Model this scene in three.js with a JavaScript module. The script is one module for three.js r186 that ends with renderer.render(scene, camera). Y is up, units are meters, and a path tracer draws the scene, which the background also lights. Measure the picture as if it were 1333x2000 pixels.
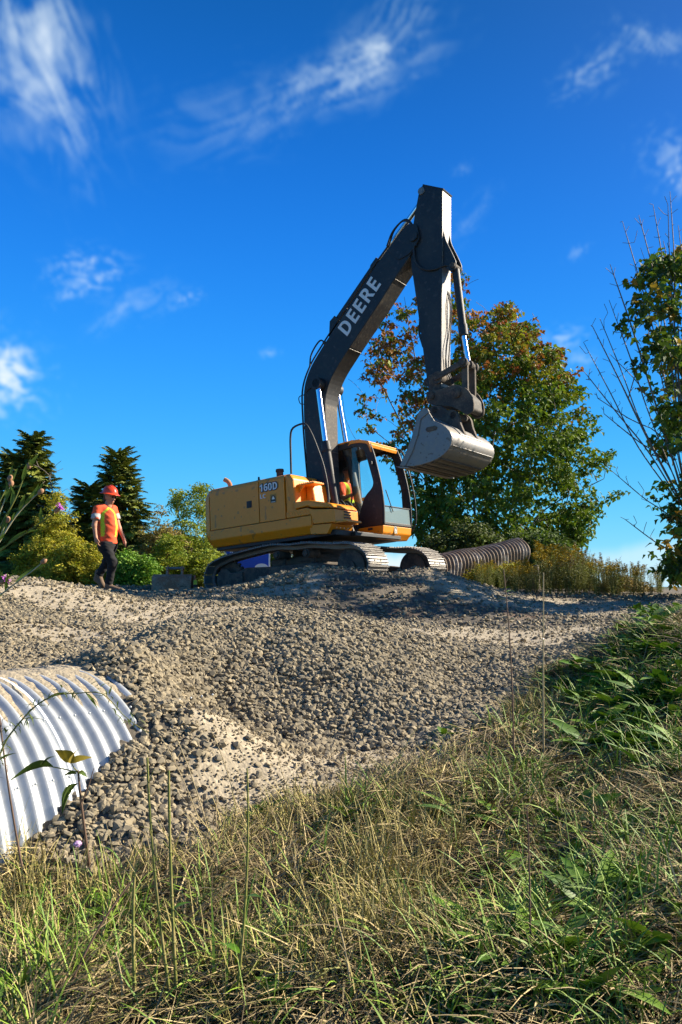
import * as THREE from 'three';
import { mergeGeometries, mergeVertices, toCreasedNormals } from 'three/addons/utils/BufferGeometryUtils.js';
import { RoundedBoxGeometry } from 'three/addons/geometries/RoundedBoxGeometry.js';
import { TextGeometry } from 'three/addons/geometries/TextGeometry.js';
import { FontLoader } from 'three/addons/loaders/FontLoader.js';
import { ImprovedNoise } from 'three/addons/math/ImprovedNoise.js';

// ------------------------------------------------------------------ camera, sky, sun, exposure
const scene = new THREE.Scene();
const F = 1500, CX = 666.5, CY = 1000, HORIZON = 1145, EYE = 1.5;       // lens of the photograph, in its pixels
const pitch = Math.atan((HORIZON - CY) / F);
const camera = new THREE.PerspectiveCamera(2 * Math.atan(1000 / F) * 180 / Math.PI, 1333 / 2000, 0.05, 3000);
camera.position.set(0, EYE, 0);
camera.rotation.x = pitch;
const renderer = new THREE.WebGLRenderer({ antialias: true });
renderer.setSize(682, 1024);
renderer.toneMapping = THREE.LinearToneMapping;
renderer.toneMappingExposure = 2.45;
renderer.shadowMap.enabled = true;
const SUN_ELEVATION = 33 * Math.PI / 180, SUN_TURN = -13 * Math.PI / 180;
const sunDirection = new THREE.Vector3(Math.cos(SUN_ELEVATION) * Math.cos(SUN_TURN), Math.sin(SUN_ELEVATION), Math.cos(SUN_ELEVATION) * Math.sin(SUN_TURN));
const sun = new THREE.DirectionalLight(new THREE.Color().setRGB(1, 0.9, 0.73), 5);
sun.position.copy(sunDirection).multiplyScalar(60).add(new THREE.Vector3(0, 0, -10));
sun.target.position.set(0, 1, -10);
sun.castShadow = true;
sun.shadow.mapSize.set(4096, 4096);
Object.assign(sun.shadow.camera, { left: -22, right: 22, top: 18, bottom: -18, near: 1, far: 140 });
scene.add(sun, sun.target);

// ------------------------------------------------------------------ small tools
function randomFrom(seed) {
  let a = seed >>> 0;
  return () => { a = (a + 0x6D2B79F5) | 0; let t = Math.imul(a ^ (a >>> 15), 1 | a); t = (t + Math.imul(t ^ (t >>> 7), 61 | t)) ^ t; return ((t ^ (t >>> 14)) >>> 0) / 4294967296; };
}
const noiseMaker = new ImprovedNoise();
const noise = (x, y, z = 0) => noiseMaker.noise(x + 37.3, y + 11.7, z + 5.1);
function fbm(x, y, z, octaves = 4) { let s = 0, a = 0.5, k = 1; for (let i = 0; i < octaves; i++) { s += a * noise(x * k, y * k, z * k + i * 7.3); a *= 0.5; k *= 2.03; } return s; }
const clamp = (v, a, b) => Math.max(a, Math.min(b, v));
const smooth = (a, b, v) => { const t = clamp((v - a) / (b - a), 0, 1); return t * t * (3 - 2 * t); };
const mix = (a, b, t) => a + (b - a) * t;
const V = (x, y, z) => new THREE.Vector3(x, y, z);
const RGB = (r, g, b) => new THREE.Color().setRGB(r, g, b);
function ray(px, py) { const dx = (px - CX) / F, dy = (CY - py) / F, c = Math.cos(pitch), s = Math.sin(pitch); return V(dx, c * dy + s, s * dy - c); }
function at(px, py, depth) { const r = ray(px, py); return r.multiplyScalar(depth / -r.z).add(V(0, EYE, 0)); }   // pixel + distance -> place

const usedNames = {};
function numbered(name) { const n = usedNames[name] = (usedNames[name] ?? -1) + 1; return n ? `${name}_${String(n).padStart(3, '0')}` : name; }
function tag(o, label, category, group, kind) {
  if (label) o.userData.label = label;
  if (category) o.userData.category = category;
  if (group) o.userData.group = group;
  if (kind) o.userData.kind = kind;
  return o;
}
function shadows(o) { o.traverse((m) => { if (m.isMesh) { m.castShadow = true; m.receiveShadow = true; } }); return o; }
function thing(name, label, category, position, group) {
  const o = new THREE.Group(); o.name = numbered(name); scene.add(o);
  if (position) o.position.copy(position);
  return tag(o, label, category, group);
}
function part(name, geometry, material, parent) {
  const m = new THREE.Mesh(geometry, material); m.name = name; m.castShadow = m.receiveShadow = true; parent.add(m); return m;
}
function copyOf(o, label) { const c = o.clone(); c.name = numbered(o.name.replace(/_\d{3}$/, '')); c.userData = { ...o.userData }; if (label) c.userData.label = label; scene.add(c); return c; }

function plain(g) { const r = g.index ? g.toNonIndexed() : g; for (const k of Object.keys(r.attributes)) if (!['position', 'normal', 'uv', 'color'].includes(k)) r.deleteAttribute(k); if (!r.attributes.uv) r.setAttribute('uv', new THREE.BufferAttribute(new Float32Array(r.attributes.position.count * 2), 2)); if (!r.attributes.normal) r.computeVertexNormals(); return r; }
function join(list) { return mergeGeometries(list.map(plain)); }
function boxGeo(cx, cy, cz, sx, sy, sz, bevel = 0.012) {
  const b = Math.min(bevel, sx * 0.45, sy * 0.45, sz * 0.45);
  const g = b > 0.001 ? new RoundedBoxGeometry(sx, sy, sz, 2, b) : new THREE.BoxGeometry(sx, sy, sz);
  g.translate(cx, cy, cz); return g;
}
function prism(points, z0, z1, bevel = 0.008, holes = [], curve = 6) {
  const s = points instanceof THREE.Shape ? points : new THREE.Shape(points.map(([x, y]) => new THREE.Vector2(x, y)));
  for (const h of holes) s.holes.push(new THREE.Path(h.map(([x, y]) => new THREE.Vector2(x, y))));
  const depth = z1 - z0 - 2 * bevel;
  const g = new THREE.ExtrudeGeometry(s, { depth, bevelEnabled: bevel > 0, bevelThickness: bevel, bevelSize: bevel, bevelOffset: -bevel, bevelSegments: 2, curveSegments: curve });
  g.translate(0, 0, z0 + bevel); return g;
}
function rounded(points, radius, steps = 4) {                      // round the corners of a polygon
  const out = [], n = points.length;
  for (let i = 0; i < n; i++) {
    const p = points[i], a = points[(i + n - 1) % n], b = points[(i + 1) % n], r = p[2] ?? radius;
    const la = Math.hypot(a[0] - p[0], a[1] - p[1]), lb = Math.hypot(b[0] - p[0], b[1] - p[1]), ra = Math.min(r, la * 0.45), rb = Math.min(r, lb * 0.45);
    if (r < 0.002) { out.push([p[0], p[1]]); continue; }
    const s = [p[0] + (a[0] - p[0]) / la * ra, p[1] + (a[1] - p[1]) / la * ra], e = [p[0] + (b[0] - p[0]) / lb * rb, p[1] + (b[1] - p[1]) / lb * rb];
    for (let k = 0; k <= steps; k++) { const t = k / steps, u = 1 - t; out.push([u * u * s[0] + 2 * u * t * p[0] + t * t * e[0], u * u * s[1] + 2 * u * t * p[1] + t * t * e[1]]); }
  }
  return out;
}
function rod(a, b, r0, r1 = r0, radial = 14, open = false) {
  const d = b.clone().sub(a), g = new THREE.CylinderGeometry(r1, r0, d.length(), radial, 1, open);
  g.applyQuaternion(new THREE.Quaternion().setFromUnitVectors(V(0, 1, 0), d.normalize()));
  const m = a.clone().add(b).multiplyScalar(0.5); g.translate(m.x, m.y, m.z); return g;
}
function tube(points, r, segments = 24, radial = 8) { return new THREE.TubeGeometry(new THREE.CatmullRomCurve3(points, false, 'centripetal'), segments, r, radial); }
function limb(points, radii, radial = 5) {                          // tapered tube through points, closed tip
  const pos = [], nor = [], idx = [], uv = []; let side = V(1, 0, 0), len = 0;
  for (let i = 0; i < points.length; i++) {
    const d = points[Math.min(i + 1, points.length - 1)].clone().sub(points[Math.max(i - 1, 0)]).normalize();
    if (Math.abs(d.dot(side)) > 0.95) side = Math.abs(d.x) < 0.8 ? V(1, 0, 0) : V(0, 0, 1);
    side = side.clone().addScaledVector(d, -d.dot(side)).normalize(); const up = d.clone().cross(side);
    if (i) len += points[i].distanceTo(points[i - 1]);
    for (let k = 0; k <= radial; k++) {
      const t = k / radial * Math.PI * 2, n = side.clone().multiplyScalar(Math.cos(t)).addScaledVector(up, Math.sin(t));
      nor.push(n.x, n.y, n.z); pos.push(points[i].x + n.x * radii[i], points[i].y + n.y * radii[i], points[i].z + n.z * radii[i]); uv.push(k / radial * 6.28 * radii[i], len);
    }
  }
  const w = radial + 1;
  for (let i = 0; i + 1 < points.length; i++) for (let k = 0; k < radial; k++) { const a = i * w + k, b = a + w; idx.push(a, a + 1, b, b, a + 1, b + 1); }
  const g = new THREE.BufferGeometry(); g.setAttribute('position', new THREE.Float32BufferAttribute(pos, 3)); g.setAttribute('normal', new THREE.Float32BufferAttribute(nor, 3)); g.setAttribute('uv', new THREE.Float32BufferAttribute(uv, 2)); g.setIndex(idx); return g;
}
function meshFrom(pos, idx, uv) { const g = new THREE.BufferGeometry(); g.setAttribute('position', new THREE.Float32BufferAttribute(pos, 3)); if (uv) g.setAttribute('uv', new THREE.Float32BufferAttribute(uv, 2)); if (idx) g.setIndex(idx); g.computeVertexNormals(); return g; }

// ------------------------------------------------------------------ textures: grain, dirt, wear
function lattice(seed) { const r = randomFrom(seed), t = new Float32Array(65536); for (let i = 0; i < 65536; i++) t[i] = r(); return t; }
const grid = lattice(99);
function tileNoise(u, v, period, salt) {                            // value noise that repeats at u, v = 1
  const x = u * period, y = v * period, x0 = Math.floor(x), y0 = Math.floor(y), fx = x - x0, fy = y - y0;
  const g = (a, b) => grid[((((a % period) + period) % period) * 157 + (((b % period) + period) % period) * 811 + salt * 3571) & 65535];
  const sx = fx * fx * (3 - 2 * fx), sy = fy * fy * (3 - 2 * fy);
  return mix(mix(g(x0, y0), g(x0 + 1, y0), sx), mix(g(x0, y0 + 1), g(x0 + 1, y0 + 1), sx), sy);
}
function tileFbm(u, v, period, octaves, salt) { let s = 0, a = 0.5, n = 0; for (let i = 0; i < octaves; i++) { s += a * tileNoise(u, v, period, salt + i); n += a; a *= 0.55; period *= 2; } return s / n; }
function texture(size, paint, colour = true, metres = 1) {
  const data = new Uint8Array(size * size * 4);
  for (let j = 0; j < size; j++) for (let i = 0; i < size; i++) {
    const c = paint(i / size, j / size), k = (j * size + i) * 4;
    for (let q = 0; q < 3; q++) { const l = clamp(Array.isArray(c) ? c[q] : c, 0, 1); data[k + q] = 255 * (colour ? (l <= 0.0031308 ? 12.92 * l : 1.055 * Math.pow(l, 1 / 2.4) - 0.055) : l); }
    data[k + 3] = 255;
  }
  const t = new THREE.DataTexture(data, size, size, THREE.RGBAFormat); t.wrapS = t.wrapT = THREE.RepeatWrapping; t.magFilter = THREE.LinearFilter; t.minFilter = THREE.LinearMipmapLinearFilter; t.generateMipmaps = true;
  if (colour) t.colorSpace = THREE.SRGBColorSpace; t.repeat.set(1 / metres, 1 / metres); t.needsUpdate = true; return t;
}
const lerp3 = (a, b, t) => [mix(a[0], b[0], t), mix(a[1], b[1], t), mix(a[2], b[2], t)];
const grainBump = texture(512, (u, v) => tileFbm(u, v, 32, 4, 3), false, 1);
const dirtBump = texture(512, (u, v) => { const a = tileFbm(u, v, 24, 5, 11); return a * 0.7 + 0.3 * Math.pow(tileNoise(u, v, 90, 40), 2); }, false, 0.8);
function paintMap(base, dust, amount, seed, metres = 1.7, chips = [0.05, 0.04, 0.035]) {   // paint with settled dust, streaks and chips
  return texture(512, (u, v) => {
    const broad = tileFbm(u, v, 4, 5, seed), fine = tileFbm(u, v, 40, 3, seed + 20), spot = tileFbm(u, v, 22, 2, seed + 31);
    let c = lerp3(base, dust, clamp(amount * (smooth(0.42, 0.75, broad) * 0.8 + smooth(0.5, 0.8, fine) * 0.45), 0, 1));
    if (spot > 0.78) c = lerp3(c, chips, 0.7);
    return c.map((q) => q * (0.92 + 0.16 * fine));
  }, true, metres);
}
const MAT = {};
function material(o) { const m = new THREE.MeshStandardMaterial({ side: THREE.DoubleSide, ...o }); return m; }
// ------------------------------------------------------------------ sky: clear deep blue, paler low down, wisps of high cloud
{
  const w = 2048, h = 1024, data = new Float32Array(w * h * 4), d = V(0, 0, 0);
  const wisps = [                                                  // places of the clouds in view: pixel, spread (radians), stretch angle, thickness
    [75, 60, 0.11, 0.045, -1.2, 0.75], [30, 160, 0.09, 0.05, -0.6, 0.4], [110, 120, 0.07, 0.04, -1.0, 0.45], [450, 225, 0.09, 0.04, 0.3, 0.2], [690, 140, 0.075, 0.026, 0.3, 0.75], [730, 92, 0.035, 0.012, -0.2, 0.5], [770, 50, 0.07, 0.035, 0.8, 0.3],
    [560, 205, 0.06, 0.022, 0.6, 0.28], [1160, 140, 0.035, 0.018, 0.3, 0.5], [1275, 80, 0.04, 0.014, -0.5, 0.5], [1310, 305, 0.022, 0.03, 0.9, 0.45], [1335, 345, 0.02, 0.02, 0.9, 0.6],
    [170, 530, 0.036, 0.02, 0.25, 1.0], [140, 570, 0.022, 0.012, 0.6, 0.55], [265, 590, 0.05, 0.02, 0.5, 0.28], [360, 585, 0.022, 0.01, 0.4, 0.45], [215, 620, 0.035, 0.012, 0.8, 0.2], [15, 745, 0.038, 0.04, -0.4, 1.2], [0, 720, 0.035, 0.04, 0.2, 0.9],
    [1090, 665, 0.03, 0.014, 0.2, 0.75], [1130, 700, 0.03, 0.012, -0.3, 0.4], [525, 690, 0.014, 0.006, 0.2, 0.35], [1130, 490, 0.014, 0.008, 0.5, 0.3], [915, 430, 0.04, 0.015, 0.7, 0.18], [905, 330, 0.012, 0.008, 0.3, 0.18],
  ].map(([x, y, a, b, t, k], id) => { const c = ray(x, y).normalize(), e = V(0, 1, 0).cross(c).normalize().negate(), u = c.clone().cross(e).normalize(); if (u.y < 0) u.negate(); return { c, e, u, a, b, co: Math.cos(t), si: Math.sin(t), k, id }; });
  const ridge = (x, y, z, o) => { let s = 0, a = 0.55, k = 1; for (let i = 0; i < o; i++) { s += a * (1 - Math.abs(noise(x * k, y * k, z * k)) * 2.2); a *= 0.5; k *= 2.1; } return s; };
  for (let j = 0; j < h; j++) for (let i = 0; i < w; i++) {
    const lat = (j + 0.5) / h * Math.PI - Math.PI / 2, lon = ((i + 0.5) / w - 0.5) * Math.PI * 2;
    d.set(Math.cos(lat) * Math.cos(lon), Math.sin(lat), Math.cos(lat) * Math.sin(lon));
    const up = Math.max(d.y, 0);
    let r = 0.001 + 0.045 * Math.exp(-up * 5) + 0.14 * Math.exp(-up * 15), g = 0.006 + 0.345 * Math.exp(-up * 3.25), b = 0.43 * (1 - 0.75 * smooth(0.2, 0.85, up));
    const toSun = Math.max(d.dot(sunDirection), 0), glow = 0.05 * Math.pow(toSun, 6) + 0.3 * Math.pow(toSun, 60);
    r += glow; g += glow * 0.95; b += glow * 0.8;
    let cloud = 0;
    if (d.y > -0.01) {
      const q = 1 / (d.y + 0.35), x = d.x * q * 3.2, z = d.z * q * 3.2;
      let wispy = 0, soft = 0, tatter = 0, open = false; const look = () => { if (open) return; open = true; const wx = fbm(x * 1.3, z * 1.3, 2.2, 3) * 1.4, wz = fbm(x * 1.3, z * 1.3, 8.8, 3) * 1.4; wispy = clamp(ridge(x * 1.1 + wx, z * 2.3 + wz, 1.5, 5) - 0.35, 0, 1.2); soft = clamp(0.55 + fbm(d.x * 15, d.y * 24, d.z * 15, 5) * 1.5, 0, 1.2); tatter = 0.55 * wispy + 0.75 * soft - 0.15 + 0.6 * fbm(d.x * 34 + wx, d.y * 48, d.z * 34 + wz, 4); };
      for (const s of wisps) {
        const c = d.dot(s.c); if (c < 0.97) continue;
        const ex = d.dot(s.e), uy = d.dot(s.u), X = (ex * s.co + uy * s.si) / (s.a * 0.82), Y = (-ex * s.si + uy * s.co) / (s.b * 0.82), R = X * X + Y * Y; if (R > 6) continue;
        const m = Math.exp(-R * 0.6), wx = noise(X * 0.9, Y * 0.9, s.id * 3.7) * 0.9, wy = noise(X * 0.9, Y * 0.9, s.id * 3.7 + 40) * 0.6;
        const streak = fbm(X * 1.1 + wx * 1.5, Y * 3.4 + wy * 3, s.id * 5.3, 4), fluff = fbm(X * 2.2 + wx, Y * 2.2 * s.b / s.a + wy, s.id * 9.1, 4);
        cloud += s.k * 0.62 * m * smooth(-0.18, 0.55, 0.7 * streak + 0.75 * fluff + 0.36 * m - 0.16);
      }
      const ahead = d.z < 0 ? smooth(0.75, 0.46, Math.abs(d.x / d.z)) * smooth(0.9, 0.6, d.y) : 0;
      const cover = (1 - ahead) * 0.5 * smooth(0.02, 0.35, fbm(x * 0.35 + 3, z * 0.35, 4.4, 3));   // the same thin cover goes on round the sky
      if (cover > 0.01) { look(); cloud += cover * (0.3 + 0.7 * wispy) * soft; }
      let bank = 0; if (d.y < 0.08) bank = smooth(0.02, 0.0, d.y - 0.035 - 0.03 * (fbm(d.x * 14, d.z * 14, 6.6, 4))) * smooth(0.1, 0.3, fbm(d.x * 1.4 + 5.9, d.z * 1.4, 3.1, 2) + 0.45 * d.x + 0.05);
      cloud += bank * 1.1;
    }
    cloud = clamp(cloud, 0, 1);
    const k = (j * w + i) * 4, white = 0.4;
    data[k] = mix(r, white * 0.93, Math.pow(cloud, 1.15)); data[k + 1] = mix(g, white * 1.02, cloud); data[k + 2] = mix(b, white * 1.1, cloud); data[k + 3] = 1;
  }
  const t = new THREE.DataTexture(data, w, h, THREE.RGBAFormat, THREE.FloatType);
  t.mapping = THREE.EquirectangularReflectionMapping; t.magFilter = t.minFilter = THREE.LinearFilter; t.needsUpdate = true;
  scene.background = t; scene.environment = t;
}
// ------------------------------------------------------------------ ground: ditch, gravel heaps, machine pad, grass bank
const PIPE = { turn: 0.915, centre: V(-1.378, 0.354, -3.614), radius: 0.74 };
PIPE.axis = V(Math.cos(PIPE.turn), 0, -Math.sin(PIPE.turn)); PIPE.near = V(Math.sin(PIPE.turn), 0, Math.cos(PIPE.turn));
const MACHINE = { place: V(-0.26, 1.312, -14.69), yaw: -36.5 * Math.PI / 180, tilt: 4 * Math.PI / 180 };
const control = [];
{
  const seen = [                                                   // pixel, distance: read off the photograph
    [0, 2000, 1.95], [330, 2000, 1.9], [660, 2000, 1.85], [1000, 2000, 1.8], [1333, 2000, 1.75],
    [0, 1800, 2.45], [330, 1800, 2.4], [660, 1800, 2.3], [1000, 1800, 2.25], [1333, 1800, 2.15],
    [150, 1650, 2.85], [330, 1650, 2.8], [660, 1650, 2.75], [1000, 1650, 2.7], [1333, 1650, 2.55],
    [230, 1560, 3.05], [330, 1560, 3.15], [500, 1560, 3.25], [660, 1560, 3.2], [830, 1550, 3.1], [1000, 1560, 3.05], [1200, 1560, 2.95], [1333, 1560, 2.9],
    [330, 1490, 3.35], [300, 1400, 3.6], [400, 1400, 4.15], [400, 1460, 4.0], [520, 1455, 4.1], [660, 1455, 4.15], [830, 1450, 4.05], [1000, 1460, 3.7], [1200, 1460, 3.5], [1333, 1460, 3.4],
    [400, 1350, 4.32], [530, 1350, 4.46], [660, 1350, 4.54], [780, 1350, 4.62], [900, 1350, 4.8], [1000, 1350, 4.8], [1150, 1340, 4.5], [1240, 1330, 4.3], [1333, 1330, 4.1],
    [300, 1270, 4.5], [450, 1262, 4.75], [560, 1260, 4.85], [660, 1262, 4.95], [780, 1268, 5.2], [900, 1275, 5.6], [1000, 1270, 6.3], [1150, 1270, 6.3], [1240, 1250, 4.9], [1333, 1240, 4.7],
    [300, 1228, 4.85], [380, 1212, 5.0], [450, 1205, 5.12], [560, 1203, 5.25], [660, 1210, 5.45], [760, 1224, 5.9], [900, 1228, 8.2], [1100, 1228, 8.4], [1230, 1218, 8.4], [1333, 1200, 5.3],
    [1333, 1176, 6.0], [1290, 1190, 5.6],
    [560, 1192, 8.6], [450, 1182, 9.0], [300, 1170, 10.3], [210, 1158, 12.7], [350, 1158, 12.4], [215, 1166, 10.6], [250, 1172, 9.2], [180, 1160, 11.4],
    [0, 1155, 7.6], [70, 1144, 8.0], [150, 1146, 9.6], [110, 1200, 7.2], [0, 1230, 6.2], [200, 1240, 6.4], [60, 1280, 5.4], [160, 1285, 5.3], [235, 1290, 5.0], [110, 1250, 6.2],
    [0, 1306, 4.6], [100, 1304, 4.7], [200, 1303, 4.75],
    [600, 1192, 9.6], [700, 1212, 9.6], [800, 1222, 9.4], [900, 1222, 9.6], [480, 1146, 12.2], [560, 1122, 12.3], [640, 1115, 12.4], [700, 1115, 12.3], [762, 1122, 12.1], [805, 1110, 12.4], [860, 1116, 12.4], [920, 1137, 12.2], [980, 1165, 11.8], [1000, 1192, 10.6],
    [1050, 1167, 12.6], [1150, 1168, 12.6], [1240, 1176, 12.2], [1100, 1208, 10.2], [1240, 1203, 10.4],
  ];
  for (const [x, y, d] of seen) { const p = at(x, y, d); control.push([p.x, p.z, p.y]); }
  for (const [x, z, y] of [[-0.94, -3.54, 0.97], [-0.94, -3.37, 0.89], [-0.97, -3.19, 0.8], [-1.02, -3.05, 0.73], [-1.07, -2.92, 0.66], [-1.11, -2.81, 0.59], [-1.16, -2.76, 0.55],
    [-1.0, -3.75, 1.12], [-0.86, -3.58, 1.03], [-0.66, -3.55, 0.93], [-0.7, -3.35, 0.84], [-0.56, -3.8, 0.86], [-0.5, -3.4, 0.74], [-0.72, -3.15, 0.72], [-0.95, -4.0, 1.12], [-1.12, -4.25, 1.12], [-1.35, -4.4, 1.1], [-0.84, -3.3, 0.84], [-0.86, -3.1, 0.74], [-0.9, -2.95, 0.66], [-1.7, -3.2, 0.45], [-2.2, -2.5, 0.35], [-1.7, -2.2, 0.35], [-2.6, -3.4, 0.75], [-3.4, -2.4, 0.5], [-4.2, -4, 0.95],
    [0, 1.5, 0.2], [-3, 1, 0.2], [3, 0.5, 0.6], [0, -0.6, 0.24], [2.2, -1.6, 0.64], [3.4, -3.2, 0.95], [3.8, -5, 1.3], [6, -2, 0.9], [6, -6, 1.35], [7, -9, 1.45], [9, -13, 1.4], [-6, -6, 1.3], [-9, -9, 1.35], [-8, -13, 1.4],
    [-5.5, -16, 1.45], [-3.4, -16.5, 1.46], [-8, -20, 1.4], [4, -17, 1.44], [8, -18, 1.4], [12, -22, 1.2], [0, -22, 1.4], [-12, -25, 1.3], [2, -28, 1.2], [10, -30, 1.1], [-2, -14, 1.28], [-1.3, -6.2, 1.1], [-0.6, -6.3, 1.1], [0.1, -6.5, 1.08], [-1.2, -7.1, 1.12], [-0.3, -7.2, 1.1], [0.5, -7.3, 1.06]]) control.push([x, z, y]);
  for (const X of [-1.9, -0.7, 0.6, 1.7]) for (const Z of [-1, 1]) {      // under the two tracks
    const p = V(X, -0.02, Z).applyEuler(new THREE.Euler(0, MACHINE.yaw, MACHINE.tilt, 'YXZ')).add(MACHINE.place); control.push([p.x, p.z, p.y]);
  }
}
const kernel = (r2) => (r2 < 1e-9 ? 0 : 0.5 * r2 * Math.log(r2));
const weights = (() => {                                            // thin plate through the control points
  const n = control.length, N = n + 3, A = [];
  for (let i = 0; i < n; i++) { const r = new Float64Array(N + 1); for (let j = 0; j < n; j++) r[j] = kernel((control[i][0] - control[j][0]) ** 2 + (control[i][1] - control[j][1]) ** 2); r[i] += 0.004; r[n] = 1; r[n + 1] = control[i][0]; r[n + 2] = control[i][1]; r[N] = control[i][2]; A.push(r); }
  for (let k = 0; k < 3; k++) { const r = new Float64Array(N + 1); for (let j = 0; j < n; j++) r[j] = k === 0 ? 1 : control[j][k - 1]; A.push(r); }
  for (let c = 0; c < N; c++) {
    let p = c; for (let i = c + 1; i < N; i++) if (Math.abs(A[i][c]) > Math.abs(A[p][c])) p = i; [A[c], A[p]] = [A[p], A[c]];
    for (let i = c + 1; i < N; i++) { const f = A[i][c] / A[c][c]; if (f) for (let k = c; k <= N; k++) A[i][k] -= f * A[c][k]; }
  }
  const w = new Float64Array(N); for (let i = N - 1; i >= 0; i--) { let s = A[i][N]; for (let k = i + 1; k < N; k++) s -= A[i][k] * w[k]; w[i] = s / A[i][i]; } return w;
})();
function broadHeight(x, z) {
  const n = control.length; let s = weights[n] + weights[n + 1] * x + weights[n + 2] * z;
  for (let i = 0; i < n; i++) s += weights[i] * kernel((x - control[i][0]) ** 2 + (z - control[i][1]) ** 2);
  const out = Math.max(smooth(12, 22, Math.abs(x)), smooth(-26, -36, z), smooth(1.5, 5, z));
  return mix(s, z > 0 ? 0.4 : 1.0, out);
}
// where the grass bank ends and gravel begins, as a line across the ground
const grassLine = [[-300, 1660], [0, 1655], [60, 1660], [110, 1690], [200, 1715], [290, 1690], [380, 1655], [450, 1620], [560, 1575], [640, 1555], [720, 1535], [790, 1510], [850, 1475], [900, 1440], [950, 1410], [985, 1370], [1020, 1330], [1070, 1305], [1130, 1285], [1190, 1250], [1225, 1215], [1262, 1175], [1300, 1150], [1800, 1140]];
function screen(p) { const y = p.y - EYE, c = Math.cos(pitch), s = Math.sin(pitch), d = s * y - c * p.z, u = c * y + s * p.z; return [CX + F * p.x / d, CY - F * u / d, d]; }
const grassEdge = grassLine.filter(([x]) => x >= 0 && x <= 1333).map(([px, py]) => { let d = 1.6; for (let k = 0; k < 900; k++, d += 0.01) { const p = at(px, py, d); if (p.y <= broadHeight(p.x, p.z)) return [p.x, p.z]; } const p = at(px, py, 5); return [p.x, p.z]; });
const grassPatch = [[-8, 6], [-8, -1.6], [-1.6, -2.55], ...grassEdge, [3.6, -7.4], [5, -9.5], [9, -10.5], [14, -11], [14, 6]];
function inside(x, z, poly) { let c = false; for (let i = 0, j = poly.length - 1; i < poly.length; j = i++) { const [xi, zi] = poly[i], [xj, zj] = poly[j]; if ((zi > z) !== (zj > z) && x < (xj - xi) * (z - zi) / (zj - zi) + xi) c = !c; } return c; }
function edgeDistance(x, z, poly) { let m = 1e9; for (let i = 0; i + 1 < poly.length; i++) { const [ax, az] = poly[i], [bx, bz] = poly[i + 1], dx = bx - ax, dz = bz - az, t = clamp(((x - ax) * dx + (z - az) * dz) / (dx * dx + dz * dz || 1), 0, 1); m = Math.min(m, Math.hypot(ax + dx * t - x, az + dz * t - z)); } return m; }
function grassiness(x, z) {
  if (z < -11.6 || (x < -0.9 && z < -3.1) || (x < 1.6 && z < -5.2)) return 0; const d = edgeDistance(x, z, grassPatch) * (inside(x, z, grassPatch) ? 1 : -1) + 0.12 * noise(x * 3, z * 3, 1); return smooth(-0.06, 0.14, d); }
// sandy places: the ledge in front, the worn track, bits of the far heaps
const sandSpots = [[at(620, 1530, 3.35), 0.5, 0.28], [at(500, 1500, 3.6), 0.3, 0.16], [at(760, 1480, 3.7), 0.5, 0.26], [at(250, 1190, 8.6), 1.3, 0.55], [at(980, 1235, 7.7), 2.6, 1.0], [at(820, 1232, 7.8), 1.5, 0.6], [at(490, 1187, 8.4), 1.8, 0.9], [at(560, 1150, 11.2), 0.5, 0.8], [at(330, 1165, 11), 1.3, 0.6], [at(130, 1235, 6.4), 0.5, 0.3], [at(300, 1195, 7.8), 1.5, 0.6], [at(1100, 1185, 11.6), 1.8, 1.0]];
function sandiness(x, z) { let s = 0; for (const [p, a, b] of sandSpots) s = Math.max(s, Math.exp(-(((x - p.x) / a) ** 2 + ((z - p.z) / b) ** 2) * 0.8)); return smooth(0.22, 0.5, s + 0.26 * fbm(x * 2.2, z * 2.2, 3, 3)); }
const heightGrid = { x0: -16, z0: -30, step: 0.08, h: new Float32Array(401 * 401) };
function surface(x, z) {
  if (Math.abs(x) > 24 || z < -38 || z > 6) return broadHeight(x, z);
  const near = 1 - smooth(8, 16, Math.hypot(x, z));
  const g = grassiness(x, z), s = sandiness(x, z);
  const onPad = Math.hypot(x - MACHINE.place.x, z - MACHINE.place.z) < 2.6 ? 0.25 : 1;
  return broadHeight(x, z) + onPad * (1 - g) * (0.035 * fbm(x * 1.6, z * 1.6, 1, 3) * (1 + 0.6 * near) + (0.05 * (1 - s) + 0.022 * s) * fbm(x * 6, z * 6, 2, 3)) + g * 0.09 * fbm(x * 2.5, z * 2.5, 5, 3);
}
for (let j = 0; j <= 400; j++) for (let i = 0; i <= 400; i++) heightGrid.h[j * 401 + i] = surface(heightGrid.x0 + i * heightGrid.step, heightGrid.z0 + j * heightGrid.step);
function height(x, z) {
  const fx = (x - heightGrid.x0) / heightGrid.step, fz = (z - heightGrid.z0) / heightGrid.step, i = Math.floor(fx), j = Math.floor(fz);
  if (i < 0 || j < 0 || i >= 400 || j >= 400) return surface(x, z);
  const h = heightGrid.h, k = j * 401 + i, u = fx - i, v = fz - j; return mix(mix(h[k], h[k + 1], u), mix(h[k + 401], h[k + 402], u), v);
}
function slope(x, z) { const e = 0.08; return V(height(x - e, z) - height(x + e, z), 2 * e, height(x, z - e) - height(x, z + e)).normalize(); }
function groundAt(px, py, from = 1.2) { let d = from; for (let k = 0; k < 3000; k++, d *= 1.004) { const p = at(px, py, d); if (p.y <= height(p.x, p.z)) return V(p.x, height(p.x, p.z), p.z); } return null; }
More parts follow.
